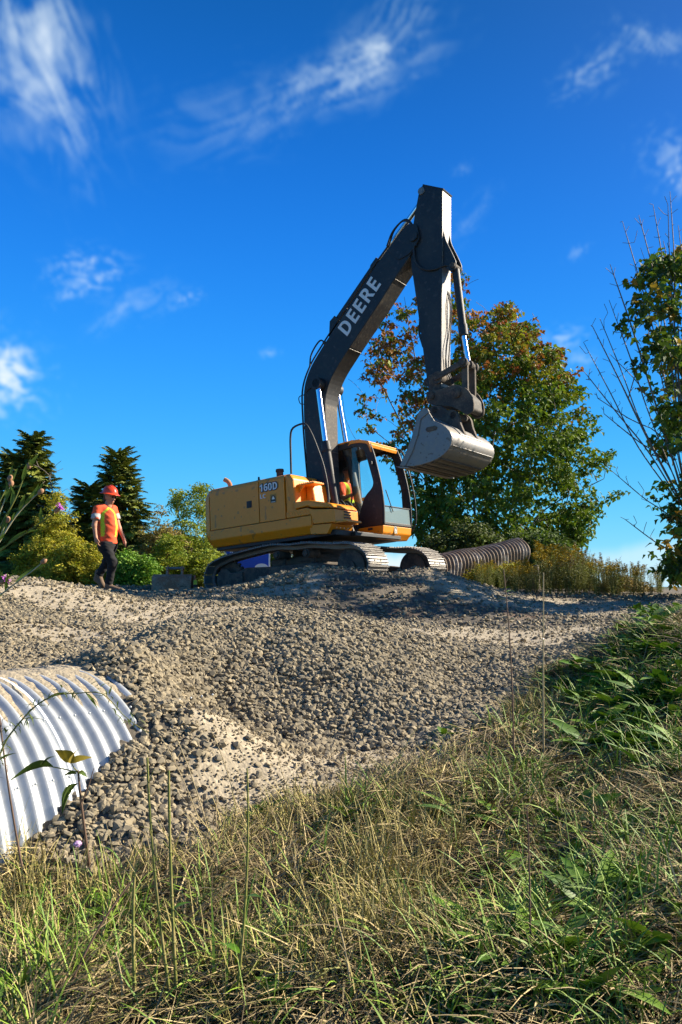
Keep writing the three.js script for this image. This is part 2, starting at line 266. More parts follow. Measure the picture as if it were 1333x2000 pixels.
{
  const xs = [], zs = [];
  for (let x = -400; x < -16; x += x < -60 ? 40 : 4) xs.push(x);
  for (let x = -16; x < -4.5; x += 0.1) xs.push(x);
  for (let x = -4.5; x < 4.5; x += 0.04) xs.push(x);
  for (let x = 4.5; x <= 16; x += 0.1) xs.push(x);
  for (let x = 20; x <= 400; x += x < 60 ? 4 : 40) xs.push(x);
  for (let z = -700; z < -30; z += z < -80 ? 60 : 5) zs.push(z);
  for (let z = -30; z < -14; z += 0.2) zs.push(z);
  for (let z = -14; z < -9; z += 0.07) zs.push(z);
  for (let z = -9; z < -1; z += 0.04) zs.push(z);
  for (let z = -1; z <= 2; z += 0.1) zs.push(z);
  for (let z = 4; z <= 40; z += 6) zs.push(z);
  const pos = [], col = [], uv = [], idx = [], W = xs.length;
  for (const z of zs) for (const x of xs) {
    const y = height(x, z), g = grassiness(x, z), s = sandiness(x, z), n = 0.5 + fbm(x * 5, z * 5, 9, 4), m = 0.5 + fbm(x * 0.9, z * 0.9, 4, 3);
    let c = lerp3([0.12, 0.1, 0.075], [0.4, 0.335, 0.235], s);
    c = lerp3(c, [0.16, 0.085, 0.05], 0.5 * smooth(0.62, 0.8, m) * smooth(-8.8, -9.6, z));           // clay showing in the far heaps
    c = lerp3(c, [0.04, 0.027, 0.013], g);
    if (z < -18 || Math.abs(x) > 9) c = lerp3(c, [0.04, 0.05, 0.015], Math.max(smooth(-18, -21, z), smooth(8, 11, Math.abs(x))));
    pos.push(x, y, z); uv.push(x, z); const k = 0.8 + 0.4 * n; col.push(c[0] * k, c[1] * k, c[2] * k);
  }
  for (let j = 0; j + 1 < zs.length; j++) for (let i = 0; i + 1 < W; i++) { const a = j * W + i; idx.push(a, a + W, a + 1, a + 1, a + W, a + W + 1); }
  const g = meshFrom(pos, idx, uv); g.setAttribute('color', new THREE.Float32BufferAttribute(col, 3));
  const grain = texture(512, (u, v) => { const a = tileFbm(u, v, 48, 3, 60), b = tileNoise(u, v, 120, 77); return 0.55 + 0.35 * a + 0.3 * (b > 0.72 ? 1 : b * 0.4); }, true, 1.1);
  const m = part('ground', g, material({ vertexColors: true, map: grain, roughness: 1, bumpMap: dirtBump, bumpScale: 0.009 }), scene);
  m.userData.kind = 'structure';
}
// crushed stone: too many to count
const stoneShapes = [];
for (let k = 0; k < 7; k++) {
  const g = new THREE.IcosahedronGeometry(0.5, 1), p = g.attributes.position, r = randomFrom(500 + k), cut = [];
  for (let q = 0; q < 9; q++) cut.push([V(r() - 0.5, r() - 0.5, r() - 0.5).normalize(), 0.2 + 0.15 * r()]);
  const sx = 0.85 + 0.35 * r(), sy = 0.6 + 0.25 * r(), sz = 0.75 + 0.3 * r();
  for (let i = 0; i < p.count; i++) {
    const v = V(p.getX(i), p.getY(i), p.getZ(i)); v.multiplyScalar(1 + 0.35 * noise(v.x * 3 + k * 5, v.y * 3, v.z * 3));
    for (const [n, d] of cut) { const e = v.dot(n) - d; if (e > 0) v.addScaledVector(n, -e); }
    p.setXYZ(i, v.x * sx * 1.6, v.y * sy * 1.5, v.z * sz * 1.6);
  }
  g.deleteAttribute('normal'); g.deleteAttribute('uv'); const w = toCreasedNormals(mergeVertices(g, 1e-4), 0.2); stoneShapes.push(w);
}
{
  const r = randomFrom(7), places = stoneShapes.map(() => []);
  const put = (x, z, size, sink) => {
    if (grassiness(x, z) > 0.25 + 0.5 * r()) return;
    const q = V(x, 0, z).sub(PIPE.centre), off = q.dot(PIPE.near), along = q.dot(PIPE.axis), y = height(x, z) + size * sink;
    if (along > -3.2 && along < 0.24 && Math.abs(off) < PIPE.radius + 0.05 && y < PIPE.centre.y + Math.sqrt(Math.max(0, (PIPE.radius + 0.02) ** 2 - off * off))) return;
    places[Math.floor(r() * places.length)].push([x, y, z, size]);
  };
  const scatter = (x0, x1, z0, z1, count, low, high, keep) => { for (let i = 0; i < count; i++) { const x = mix(x0, x1, r()), z = mix(z0, z1, r()), s = sandiness(x, z); if (r() < keep(x, z, s)) put(x, z, mix(low, high, Math.pow(r(), 1.7)), 0.15 + 0.4 * r()); } };
  const coarse = (x, z, s) => (1 - 0.97 * s);
  scatter(-2.6, 3.0, -3.9, -2.5, 52000, 0.011, 0.033, coarse);
  scatter(-2.6, 3.0, -5.2, -3.9, 60000, 0.012, 0.034, coarse);
  scatter(-4.5, 4.6, -8.2, -5.2, 120000, 0.012, 0.034, coarse);
  scatter(-7.5, -0.6, -11, -6.2, 75000, 0.014, 0.038, coarse);
  scatter(-7.5, 6.5, -13.5, -8.2, 34000, 0.02, 0.05, (x, z, s) => 0.4 * (1 - 0.8 * s));
  scatter(-8, -0.5, -17, -11, 16000, 0.025, 0.07, () => 0.8);
  scatter(-3, 5, -13, -2.6, 60000, 0.006, 0.018, (x, z, s) => 0.15 + 0.4 * s);         // grit on the sandy places
  scatter(-2, 2, -4.6, -2.6, 30000, 0.005, 0.012, (x, z, s) => s * 0.8);
  const m = material({ roughness: 0.95, color: 0xffffff, bumpMap: grainBump, bumpScale: 0.003, side: THREE.FrontSide });
  const o = new THREE.Object3D(), c = new THREE.Color();
  places.forEach((list, k) => {
    const im = new THREE.InstancedMesh(stoneShapes[k], m, list.length); im.name = numbered('gravel'); im.castShadow = im.receiveShadow = true;
    list.forEach(([x, y, z, s], i) => {
      o.position.set(x, y, z); o.rotation.set((r() - 0.5) * 1.6, r() * 6.3, (r() - 0.5) * 1.6); o.scale.setScalar(s); o.updateMatrix(); im.setMatrixAt(i, o.matrix);
      const t = s < 0.018 ? 0.6 + 0.6 * r() : r(), v = 0.7 + 0.55 * r(); c.setRGB(mix(0.165, 0.28, t) * v, mix(0.141, 0.226, t) * v, mix(0.098, 0.14, t) * v); im.setColorAt(i, c);
    });
    tag(im, 'grey and tan crushed stone heaped over the trench', 'gravel', null, 'stuff'); scene.add(im);
  });
}

// ------------------------------------------------------------------ culverts
MAT.galvanised = material({ map: texture(512, (u, v) => { const n = tileFbm(u, v, 40, 3, 400), b = tileFbm(u, v, 5, 4, 410); return [0.36 + 0.13 * n, 0.38 + 0.13 * n, 0.395 + 0.12 * n].map((q) => q * (0.84 + 0.24 * b)); }, true, 0.9), metalness: 0.25, roughness: 0.5, roughnessMap: texture(256, (u, v) => 0.6 + 0.4 * tileFbm(u, v, 12, 4, 420), false, 0.5) });
MAT.oldGalvanised = material({ map: texture(512, (u, v) => { const n = tileFbm(u * 1, v, 6, 5, 430), k = tileFbm(u, v, 30, 3, 440); return lerp3(lerp3([0.2, 0.15, 0.11], [0.46, 0.4, 0.34], smooth(0.45, 0.7, n)), [0.17, 0.09, 0.045], smooth(0.55, 0.75, k) * 0.6); }, true, 1.4), roughness: 0.85, metalness: 0.2, bumpMap: dirtBump, bumpScale: 0.004 });
MAT.sand = material({ map: texture(256, (u, v) => { const n = tileFbm(u, v, 30, 4, 450), b = tileNoise(u, v, 64, 455); return [0.33, 0.275, 0.19].map((q) => q * (0.6 + 0.55 * n + 0.25 * (b > 0.8))); }, true, 0.4), roughness: 1, bumpMap: dirtBump, bumpScale: 0.012 });
function corrugated(radius, from, to, pitchLength, depth, t0, t1, extra, steps = 9, around = 120) {   // axis along x, angle from the top towards +z
  const pos = [], uv = [], idx = [], n = Math.round((to - from) / pitchLength * steps);
  for (let i = 0; i <= n; i++) { const s = mix(from, to, i / n); for (let k = 0; k <= around; k++) { const t = mix(t0, t1, k / around), r = radius + depth * Math.cos(s / pitchLength * Math.PI * 2) + (extra ? extra(s, t) : 0); pos.push(s, r * Math.cos(t), r * Math.sin(t)); uv.push(s, t * radius); } }
  for (let i = 0; i < n; i++) for (let k = 0; k < around; k++) { const a = i * (around + 1) + k, b = a + around + 1; idx.push(a, a + 1, b, b, a + 1, b + 1); }
  return meshFrom(pos, idx, uv);
}
{
  const pipe = thing('culvert_pipe', 'shiny new corrugated steel culvert half buried in crushed stone', 'culvert', PIPE.centre);
  pipe.rotation.y = PIPE.turn;
  const pitchLength = 0.07, seam = -0.245;
  part('barrel', corrugated(PIPE.radius, -2.6, 0.26, pitchLength, 0.0125, -1.9, 2.3, (s, t) => (s > seam ? 0.0035 : 0)), MAT.galvanised, pipe);
  const ring = (s, r, w) => { const g = new THREE.TorusGeometry(PIPE.radius + r, w, 6, 120, Math.PI * 1.3); g.rotateZ(-0.2); g.rotateY(-Math.PI / 2); g.translate(s, 0, 0); return g; };
  part('joint_gap', ring(seam, 0.0128, 0.004), MAT.rubber, pipe);
  for (const t of [0.62, 0.98]) { const bolts = []; for (let k = 0; k < 26; k++) { const s = -1.1 + k * pitchLength; const g = new THREE.SphereGeometry(0.006, 6, 4); g.translate(s, (PIPE.radius + 0.013) * Math.cos(t), (PIPE.radius + 0.013) * Math.sin(t)); bolts.push(g); } part('rivet_row', join(bolts), MAT.galvanised, pipe); }
  part('settled_sand', corrugated(PIPE.radius, -2.4, 0.3, pitchLength, 0.0, -1.2, 0.7, (s, t) => {
    const edge = 0.3 + 0.16 * fbm(s * 3, 1, 2, 3) + 0.13 * Math.cos(s / pitchLength * Math.PI * 2 + Math.PI) * 1.0 + 0.10 * smooth(-0.2, 0.35, s);
    return 0.03 * clamp((edge - t) * 2.2, -1, 0.8) + 0.014 * fbm(s * 9, t * 9, 1, 3) + 0.004 + 0.007 * Math.cos(s / pitchLength * Math.PI * 2);
  }, 9, 90), MAT.sand, pipe);
}
{                                                                    // old culvert lying on the far bank
  const a = at(858, 1104, 16.4), b = at(1018, 1093, 17.8), axis = b.clone().sub(a), len = axis.length(), mid = a.clone().add(b).multiplyScalar(0.5);
  const pipe = thing('old_culvert_pipe', 'rusty weathered corrugated culvert lying on the weedy bank behind the excavator', 'culvert', mid);
  pipe.rotation.set(0, -Math.atan2(axis.z, axis.x), Math.atan2(b.y - a.y, Math.hypot(axis.x, axis.z)) + 0.06, 'YXZ');
  part('barrel', corrugated(0.31, -len / 2 - 0.1, len / 2, 0.1, 0.016, -Math.PI, Math.PI, (s, t) => 0.09 * smooth(-0.4, 1.2, s) * Math.cos(t) + 0.05 * noise(s * 1.2, t, 3)), MAT.oldGalvanised, pipe);
}
// ------------------------------------------------------------------ trees and shrubs
const barkMap = texture(256, (u, v) => { const n = tileFbm(u, v * 0.4, 24, 4, 500), k = tileFbm(u, v, 6, 3, 510); return [0.16, 0.135, 0.11].map((q) => q * (0.45 + 0.8 * n + 0.35 * k)); }, true, 0.5);
MAT.bark = material({ map: barkMap, roughness: 0.95, bumpMap: grainBump, bumpScale: 0.01 });
MAT.twig = material({ color: RGB(0.085, 0.06, 0.045), roughness: 0.9 });
MAT.deadTwig = material({ color: RGB(0.22, 0.18, 0.14), roughness: 0.9 });
function leafMaterial(o = {}) { return new THREE.MeshPhysicalMaterial({ color: 0xffffff, roughness: 0.75, specularIntensity: 0.45, transmission: 0.42, thickness: 0, side: THREE.DoubleSide, ...o }); }
MAT.leaf = leafMaterial(); MAT.needle = material({ color: 0xffffff, roughness: 0.8 });
function leafBlade(length, width, fold, droop, shape = [0, 0.75, 1, 0.7, 0], shift = 0) {   // folded blade along +z, vein in the middle
  const pos = [], idx = [], uv = [], n = shape.length;
  shape.forEach((w, i) => { const t = i / (n - 1), z = t * length, y = -droop * t * t * length; pos.push(-w * width / 2, y + w * fold * width, z, 0, y, z + shift * w, w * width / 2, y + w * fold * width, z); uv.push(0, t, 0.5, t, 1, t); });
  for (let i = 0; i + 1 < n; i++) { const a = i * 3; idx.push(a, a + 3, a + 1, a + 1, a + 3, a + 4, a + 1, a + 4, a + 2, a + 2, a + 4, a + 5); }
  return meshFrom(pos, idx, uv);
}
function sprayOf(leaf, count, seed, spread, droop) {                // a spray of leaves round a short twig along +z
  const r = randomFrom(seed), out = [];
  for (let i = 0; i < count; i++) { const g = leaf[i % leaf.length].clone(), t = i / count; g.rotateX(droop * (0.4 + r() * 1.2)); g.rotateZ((r() - 0.5) * 1.2); g.rotateY(i * 2.4 + (r() - 0.5) * 0.8); g.translate((r() - 0.5) * spread * 0.5, (r() - 0.5) * spread * 0.5, (t - 0.5) * spread * 1.3); out.push(g); }
  return join(out);
}
const mapleLeaf = [leafBlade(0.135, 0.1, 0.14, 0.25, [0, 0.62, 1, 0.55, 0.42, 0]), leafBlade(0.11, 0.085, 0.2, 0.4, [0, 0.6, 1, 0.5, 0.4, 0]), leafBlade(0.12, 0.06, 0.2, 0.3, [0, 0.8, 1, 0.6, 0])];
const mapleSprays = [0, 1, 2].map((k) => sprayOf(mapleLeaf, 7, 600 + k, 0.2, 0.45));
const smallLeaf = [leafBlade(0.06, 0.032, 0.15, 0.2, [0, 0.9, 1, 0]), leafBlade(0.05, 0.03, 0.2, 0.3, [0, 0.9, 1, 0])];
const shrubSprays = [0, 1, 2].map((k) => sprayOf(smallLeaf, 12, 620 + k, 0.16, 0.2));
function growSkeleton(trunks, tips, r, opt = {}) {
  const nodes = [], add = (p, parent, dir) => { nodes.push({ p, parent, dir, r: 0, kids: [] }); const id = nodes.length - 1; if (parent >= 0) nodes[parent].kids.push(id); return id; };
  for (const line of trunks) { const c = new THREE.CatmullRomCurve3(line), n = Math.max(3, Math.ceil(c.getLength() / (opt.step ?? 0.25))); let prev = -1; for (let i = 0; i <= n; i++) prev = add(c.getPointAt(i / n), prev, c.getTangentAt(i / n)); }
  const near = (p) => Math.min(...nodes.map((q) => q.p.distanceTo(p)));
  const order = tips.map((t) => [near(t), t]).sort((a, b) => a[0] - b[0]).map((q) => q[1]), ends = [];
  for (const t of order) {
    let best = -1, cost = 1e9;
    for (let i = 0; i < nodes.length; i++) { const q = nodes[i], d = q.p.distanceTo(t); if (d >= cost) continue; const rise = (t.y - q.p.y) / (d || 1), c = d * (1 + (rise < (opt.rise ?? 0.25) ? ((opt.rise ?? 0.25) - rise) * 1.5 : 0)) + (q.kids.length > 3 ? 0.3 : 0); if (c < cost) { cost = c; best = i; } }
    const q = nodes[best], d = q.p.distanceTo(t), steps = Math.max(2, Math.ceil(d / (opt.step ?? 0.25))), bow = opt.bow ?? 1, mid = q.p.clone().lerp(t, 0.45).addScaledVector(q.dir, d * 0.2 * bow).add(V((r() - 0.5) * d * 0.15 * bow, d * 0.06 * bow, (r() - 0.5) * d * 0.15 * bow)), c = new THREE.QuadraticBezierCurve3(q.p, mid, t);
    let prev = best; for (let i = 1; i <= steps; i++) prev = add(c.getPoint(i / steps), prev, c.getTangent(i / steps)); ends.push(prev);
  }
  const e = opt.power ?? 2.3, tip = opt.tip ?? 0.005;
  for (let i = nodes.length - 1; i >= 0; i--) { const q = nodes[i]; q.r = q.kids.length ? Math.pow(q.kids.reduce((s, k) => s + Math.pow(nodes[k].r, e), 0), 1 / e) : tip; if (opt.most) q.r = Math.min(q.r, opt.most); }
  const geos = [], done = new Set();
  nodes.forEach((q, i) => {                                         // one tapered tube per run
    if (q.parent >= 0 && nodes[q.parent].kids[0] === i) return;
    const pts = [], rad = []; if (q.parent >= 0) { pts.push(nodes[q.parent].p); rad.push(q.r); } let k = i;
    while (k !== undefined) { pts.push(nodes[k].p); rad.push(nodes[k].r); k = nodes[k].kids[0]; }
    if (pts.length > 1) geos.push(limb(pts, rad, rad[0] > 0.05 ? 8 : rad[0] > 0.015 ? 5 : 3));
  });
  return { geometry: join(geos), nodes, ends };
}
function inPoly(px, py, poly) { return inside(px, py, poly); }
function samplePoly(poly, r) { let x0 = 1e9, x1 = -1e9, y0 = 1e9, y1 = -1e9; for (const [x, y] of poly) { x0 = Math.min(x0, x); x1 = Math.max(x1, x); y0 = Math.min(y0, y); y1 = Math.max(y1, y); } for (;;) { const x = mix(x0, x1, r()), y = mix(y0, y1, r()); if (inPoly(x, y, poly)) return [x, y]; } }
function crownMesh(name, shapes, spots, colourOf, r, m, parent, size) {   // leaf sprays through the crown, thousands of them
  const lists = shapes.map(() => []); spots.forEach((s) => lists[Math.floor(r() * shapes.length)].push(s));
  const o = new THREE.Object3D(); shapes.forEach((g, k) => {
    if (!lists[k].length) return;
    const im = new THREE.InstancedMesh(g, m, lists[k].length); im.name = name; im.userData.kind = 'stuff'; im.castShadow = im.receiveShadow = true; parent.add(im);
    lists[k].forEach((p, i) => { o.position.copy(p); o.rotation.set((r() - 0.5) * 1.3, r() * 6.3, (r() - 0.5) * 1.3); o.scale.setScalar(size * (0.7 + 0.6 * r())); o.updateMatrix(); im.setMatrixAt(i, o.matrix); im.setColorAt(i, colourOf(p, r)); });
  });
}
// a broadleaf tree from the outline that its crown shows: tips spread through the crown, joined back to the trunks
function broadleaf(name, label, category, { base, trunks, outline, depth, thick, count, sprays, per, spread, size, colour, seed, group, bare = [], clump = 0.9, gap = 0.0, tip = 0.005, most, mat = MAT.leaf, rise, step, bow, wood = MAT.bark }) {
  const r = randomFrom(seed), tips = [], leafy = [];
  const b = thing(name, label, category, base, group), rel = (px, py, d) => at(px, py, d).sub(base);
  let guard = 0;
  while (leafy.length < count && guard++ < count * 30) {
    const [px, py] = samplePoly(outline, r), room = Math.min(1, edgeDistance(px, py, [...outline, outline[0]]) / 110), p = rel(px, py, depth + (r() * 2 - 1) * thick * (0.35 + 0.65 * Math.sqrt(room)));
    if (fbm((p.x + base.x) * clump, (p.y) * clump, p.z * clump, 3) < gap - 0.12 + 0.0) continue; leafy.push(p);
  }
  const bareTips = bare.map(([px, py, d]) => rel(px, py, d ?? depth)); tips.push(...leafy, ...bareTips);
  const sk = growSkeleton(trunks.map((l) => l.map(([px, py, d]) => rel(px, py, d ?? depth))), tips, r, { tip, most, rise, step, bow });
  part('trunk', sk.geometry, wood, b);
  const spots = []; for (const p of leafy) for (let k = 0; k < per; k++) { const q = V(r() - 0.5, (r() - 0.5) * 0.7, r() - 0.5).multiplyScalar(2 * spread); spots.push(p.clone().add(q)); }
  crownMesh('crown', sprays, spots, colour, r, mat, b, size);
  return b;
}
const tint = (r, a, b, v = 0.5) => { const t = r(), k = 1 - v / 2 + v * r(); return RGB(mix(a[0], b[0], t) * k, mix(a[1], b[1], t) * k, mix(a[2], b[2], t) * k); };
const DEEP = [0.075, 0.135, 0.008], MID = [0.15, 0.235, 0.013], LIGHTG = [0.25, 0.28, 0.018], OLIVE = [0.26, 0.22, 0.018], RUSSET = [0.3, 0.085, 0.024], GOLD = [0.38, 0.21, 0.022];
{
  const bA = at(872, 1168, 27);
  broadleaf('maple_tree', 'sparse maple with reddish leaves and bare twigs behind the raised arm', 'tree', {
    base: bA, seed: 31, depth: 27, thick: 2.2, count: 190, per: 6, spread: 0.28, size: 1.2, sprays: mapleSprays, gap: 0.06, clump: 0.7, tip: 0.008, most: 0.17, rise: 0.55,
    trunks: [[[872, 1168], [868, 980], [850, 860], [820, 740], [800, 640], [790, 580]], [[874, 1168], [885, 930], [890, 800], [898, 660], [902, 560]], [[870, 1050], [830, 930], [780, 820], [740, 740]], [[865, 990], [800, 900], [730, 840]]],
    outline: [[690, 770], [700, 720], [745, 640], [770, 590], [800, 572], [850, 560], [895, 535], [922, 575], [930, 640], [930, 760], [900, 900], [890, 1040], [800, 1040], [790, 930], [745, 890], [705, 830]],
    bare: [[668, 770], [680, 740], [676, 820], [700, 690], [725, 655], [690, 850], [712, 870], [760, 600], [935, 545], [905, 528], [672, 800], [740, 700], [770, 720]],
    colour: (p, r) => { const h = p.y + bA.y, t = smooth(3.7, 8.0, h) * 0.55 + 0.06; return r() < t ? tint(r, RUSSET, GOLD, 0.7) : r() < 0.5 ? tint(r, OLIVE, MID) : tint(r, DEEP, MID); },
  });
  const bB = at(955, 1168, 25.5);
  broadleaf('maple_tree', 'full leafy maple turning orange at its top beside the bucket', 'tree', {
    base: bB, seed: 32, depth: 25.5, thick: 3.0, count: 640, per: 8, spread: 0.33, size: 1.27, sprays: mapleSprays, gap: 0.06, clump: 0.7, tip: 0.008, most: 0.21, rise: 0.35,
    trunks: [[[955, 1168], [950, 1000], [960, 880], [985, 760], [1000, 660]], [[945, 1160], [925, 960], [930, 800], [945, 650]], [[960, 1160], [1010, 960], [1060, 850], [1090, 750]], [[950, 1160], [890, 980], [870, 880]], [[965, 1150], [1060, 1000], [1130, 960], [1180, 935]]],
    outline: [[865, 760], [900, 680], [925, 615], [950, 640], [985, 602], [1030, 635], [1060, 690], [1085, 680], [1100, 730], [1135, 748], [1128, 790], [1165, 830], [1180, 880], [1195, 905], [1150, 915], [1130, 960], [1160, 968], [1210, 955], [1200, 985], [1150, 1000], [1165, 1035], [1120, 1075], [1080, 1110], [1000, 1115], [900, 1105], [820, 1070], [800, 1000], [830, 920]],
    bare: [[1040, 612], [1045, 628], [975, 590], [930, 590]],
    colour: (p, r) => { const h = p.y + bB.y, t = smooth(6.5, 10.3, h + 0.5 * noise(p.x, p.y, p.z)); return r() < t * 0.36 ? tint(r, RUSSET, GOLD, 0.6) : r() < t * 0.75 ? tint(r, OLIVE, LIGHTG) : tint(r, DEEP, mixC(MID, LIGHTG, 0.3)); },
  });
}
function mixC(a, b, t) { return lerp3(a, b, t); }
{
  const bC = at(1372, 1190, 12.4), rC = randomFrom(330), leaders = [[1216, 432, 1290, 700], [1248, 420, 1300, 640], [1276, 400, 1308, 620], [1309, 374, 1318, 640], [1192, 516, 1272, 760], [1172, 622, 1250, 820], [1158, 638, 1262, 850], [1190, 586, 1265, 800], [1140, 668, 1245, 870], [1140, 724, 1265, 880], [1168, 778, 1290, 850], [1180, 808, 1300, 900], [1192, 917, 1320, 1020], [1222, 1015, 1330, 1090], [1325, 440, 1345, 660], [1296, 470, 1325, 640]];
  const leaderLines = leaders.map(([x, y, x0, y0]) => [y0 < 960 ? [mix(x0, 1352, 0.78), mix(y0, 1020, 0.78)] : [1366, 1165], [x0, y0], [mix(x0, x, 0.5) + 4, mix(y0, y, 0.5) + 6], [x, y]]);
  const twiglets = leaders.flatMap(([x, y, x0, y0]) => [0.35, 0.5, 0.65, 0.8, 0.92].flatMap((u) => [-1, 1].map((s) => [mix(x0, x, u) + s * (8 + 12 * rC()) * (1.2 - u * 0.6) + (x - x0) * 0.05, mix(y0, y, u) - (8 + 14 * rC())])));
  broadleaf('maple_tree', 'tall young tree with bare upper twigs standing above the grass bank', 'tree', {
    base: bC, seed: 33, depth: 12.4, thick: 1.5, count: 215, per: 6, spread: 0.19, size: 1.0, sprays: mapleSprays, gap: 0.1, clump: 1.1, tip: 0.0048, most: 0.07, rise: 0.9, step: 0.2, bow: 0.15,
    trunks: [[[1372, 1190], [1345, 1000], [1310, 820], [1270, 640], [1240, 520]], [[1375, 1180], [1350, 950], [1325, 720], [1310, 540], [1305, 400]], [[1378, 1180], [1390, 950], [1400, 720], [1390, 560]], [[1368, 1100], [1320, 900], [1255, 760], [1190, 690]], [[1372, 1180], [1330, 1060], [1290, 990]], ...leaderLines],
    outline: [[1245, 515], [1300, 505], [1345, 480], [1480, 520], [1500, 900], [1480, 1120], [1330, 1140], [1290, 1075], [1300, 1000], [1290, 930], [1262, 895], [1275, 830], [1232, 775], [1250, 730], [1225, 640], [1240, 580]],
    bare: twiglets,
    colour: (p, r) => (r() < 0.08 ? tint(r, OLIVE, GOLD) : tint(r, [0.03, 0.065, 0.012], MID)), wood: MAT.bark,
  });
}
// spruces: whorls of drooping boughs carrying flat sprays of needles
const sprayNeedles = (() => { const out = [], r = randomFrom(640); for (let i = 0; i < 13; i++) for (const s of [-1, 1]) { const z = i / 13 * 0.34, l = 0.15 * (1 - i / 16) + 0.02; const g = leafBlade(l, 0.034, 0.3, 0.25, [0.8, 1, 0.2]); g.rotateX(-0.15 + 0.3 * r()); g.rotateY(s * (0.75 + 0.3 * r())); g.translate(0, 0, z); out.push(g); } const g = leafBlade(0.42, 0.03, 0.3, 0.1, [0.8, 1, 0]); out.push(g); return join(out); })();
function spruce(name, label, apex, base, halfWidth, seed, group) {
  const r = randomFrom(seed), high = apex.y - base.y, t = thing(name, label, 'tree', base, group), lean = apex.clone().sub(base), geos = [limb([V(0, 0, 0), lean.clone().multiplyScalar(0.5), lean], [0.028 * high, 0.015 * high, 0.004], 8)], spots = [];
  const whorls = Math.round(high / 0.07);
  for (let w = 0; w < whorls; w++) {
    const u = clamp(0.03 + 0.96 * (w + r() - 0.5) / whorls, 0.02, 0.985), p = lean.clone().multiplyScalar(u), reach = halfWidth * Math.pow(1 - u, 0.85) * (0.8 + 0.4 * r()) + 0.08, n = 4 + Math.floor(r() * 3), a0 = r() * 6.3;
    for (let k = 0; k < n; k++) {
      const a = a0 + k / n * 6.28 + (r() - 0.5) * 0.5, l = reach * (0.5 + 0.6 * r()), d = V(Math.cos(a), 0, Math.sin(a)), tilt = mix(-0.12, 0.75, u * u), pts = [0, 0.4, 0.75, 1].map((q) => p.clone().addScaledVector(d, l * q).add(V(0, l * (tilt * q - 0.22 * q * q + 0.16 * q * q * q), 0)));
      geos.push(limb(pts, [0.012 * high * 0.3 + 0.004, 0.01, 0.006, 0.003], 3));
      const m = Math.max(2, Math.round(l / 0.12)); for (let q = 0; q < m; q++) { const s = 0.15 + 0.85 * (q + r() * 0.5) / m, c = new THREE.CatmullRomCurve3(pts); const at_ = c.getPoint(Math.min(1, s)); spots.push([at_, a + (r() - 0.5) * 0.9, (1.3 - 0.4 * s) * (0.75 + 0.5 * r()), -0.25 + tilt * 0.6 + (r() - 0.5) * 0.9]); }
    }
  }
  part('trunk', join(geos), MAT.bark, t);
  const im = new THREE.InstancedMesh(sprayNeedles, MAT.needle, spots.length), o = new THREE.Object3D(); im.name = 'crown'; im.userData.kind = 'stuff'; t.add(im);
  spots.forEach(([p, a, s, up], i) => { o.position.copy(p); o.rotation.set(-up, Math.PI / 2 - a, (r() - 0.5) * 0.5, 'YXZ'); o.scale.setScalar(s); o.updateMatrix(); im.setMatrixAt(i, o.matrix); im.setColorAt(i, tint(r, [0.075, 0.11, 0.013], [0.24, 0.26, 0.028], 0.6)); });
  return t;
}
spruce('spruce_tree', 'tall pointed dark spruce with the bare branches before it', at(66, 850, 21), at(66, 1150, 21), 1.2, 41, 'spruces behind the worker');
spruce('spruce_tree', 'narrow smaller spruce close beside the tallest spruce', at(26, 884, 21.8), at(22, 1150, 21.8), 0.9, 42, 'spruces behind the worker');
spruce('spruce_tree', 'broad dark spruce rising directly behind the worker', at(232, 884, 20.5), at(236, 1150, 20.5), 1.25, 43, 'spruces behind the worker');
spruce('spruce_tree', 'short spruce tip showing left of the worker hard hat', at(175, 948, 21), at(172, 1150, 21), 0.72, 44, 'spruces behind the worker');
// shrubs along the far edge of the pad
const bush = (label, cx, base, w, top, d, seed, colour, opt = {}) => {
  const rb = randomFrom(seed * 31), b = at(cx, base, d), poly = [];
  for (let k = 0; k <= 14; k++) { const a = Math.PI * k / 14, j = 0.72 + 0.5 * rb(); poly.push([cx - Math.cos(a) * w * Math.min(1.05, j + 0.1), base - 4 - Math.sin(a) * (base - top) * j]); }
  return broadleaf(opt.name ?? 'shrub', label, opt.category ?? 'shrub', { base: b, seed, depth: d, thick: opt.thick ?? 0.9, count: opt.count ?? 130, per: opt.per ?? 9, spread: opt.spread ?? 0.16, size: opt.size ?? 1, sprays: opt.sprays ?? shrubSprays, gap: -0.05, clump: 1.2, tip: 0.004, most: 0.05, rise: 0.5, outline: opt.poly ?? poly, trunks: opt.trunks ?? [[[cx, base], [cx - w * 0.2, mix(base, top, 0.5)], [cx - w * 0.1, mix(base, top, 0.85)]], [[cx + 3, base], [cx + w * 0.4, mix(base, top, 0.6)]], [[cx - 3, base], [cx - w * 0.5, mix(base, top, 0.55)]]], bare: opt.bare ?? [], colour: (p, r) => tint(r, ...colour), group: 'shrubs along the far edge of the pad', wood: opt.wood ?? MAT.twig });
};
const YG = [[0.24, 0.28, 0.016], [0.52, 0.44, 0.028], 0.6], BRIGHT = [[0.1, 0.24, 0.012], [0.24, 0.38, 0.03], 0.6], DARKG = [[0.045, 0.07, 0.01], [0.12, 0.16, 0.018], 0.6], DUN = [[0.17, 0.13, 0.035], [0.33, 0.24, 0.06], 0.6], FRESH = [[0.16, 0.24, 0.016], [0.38, 0.4, 0.03], 0.6];
bush('dark hedge shrub under the tallest spruce', 30, 1150, 70, 1010, 22, 51, DUN, { count: 150, size: 1.3 });
bush('lime and yellow sapling with a straight dark stem', 110, 1150, 42, 985, 19, 52, YG, { count: 120, spread: 0.17, trunks: [[[110, 1150], [109, 1060], [110, 990]]] });
bush('yellow green bush at the foot of the straight stem', 90, 1150, 70, 1050, 18.5, 53, YG, { count: 140 });
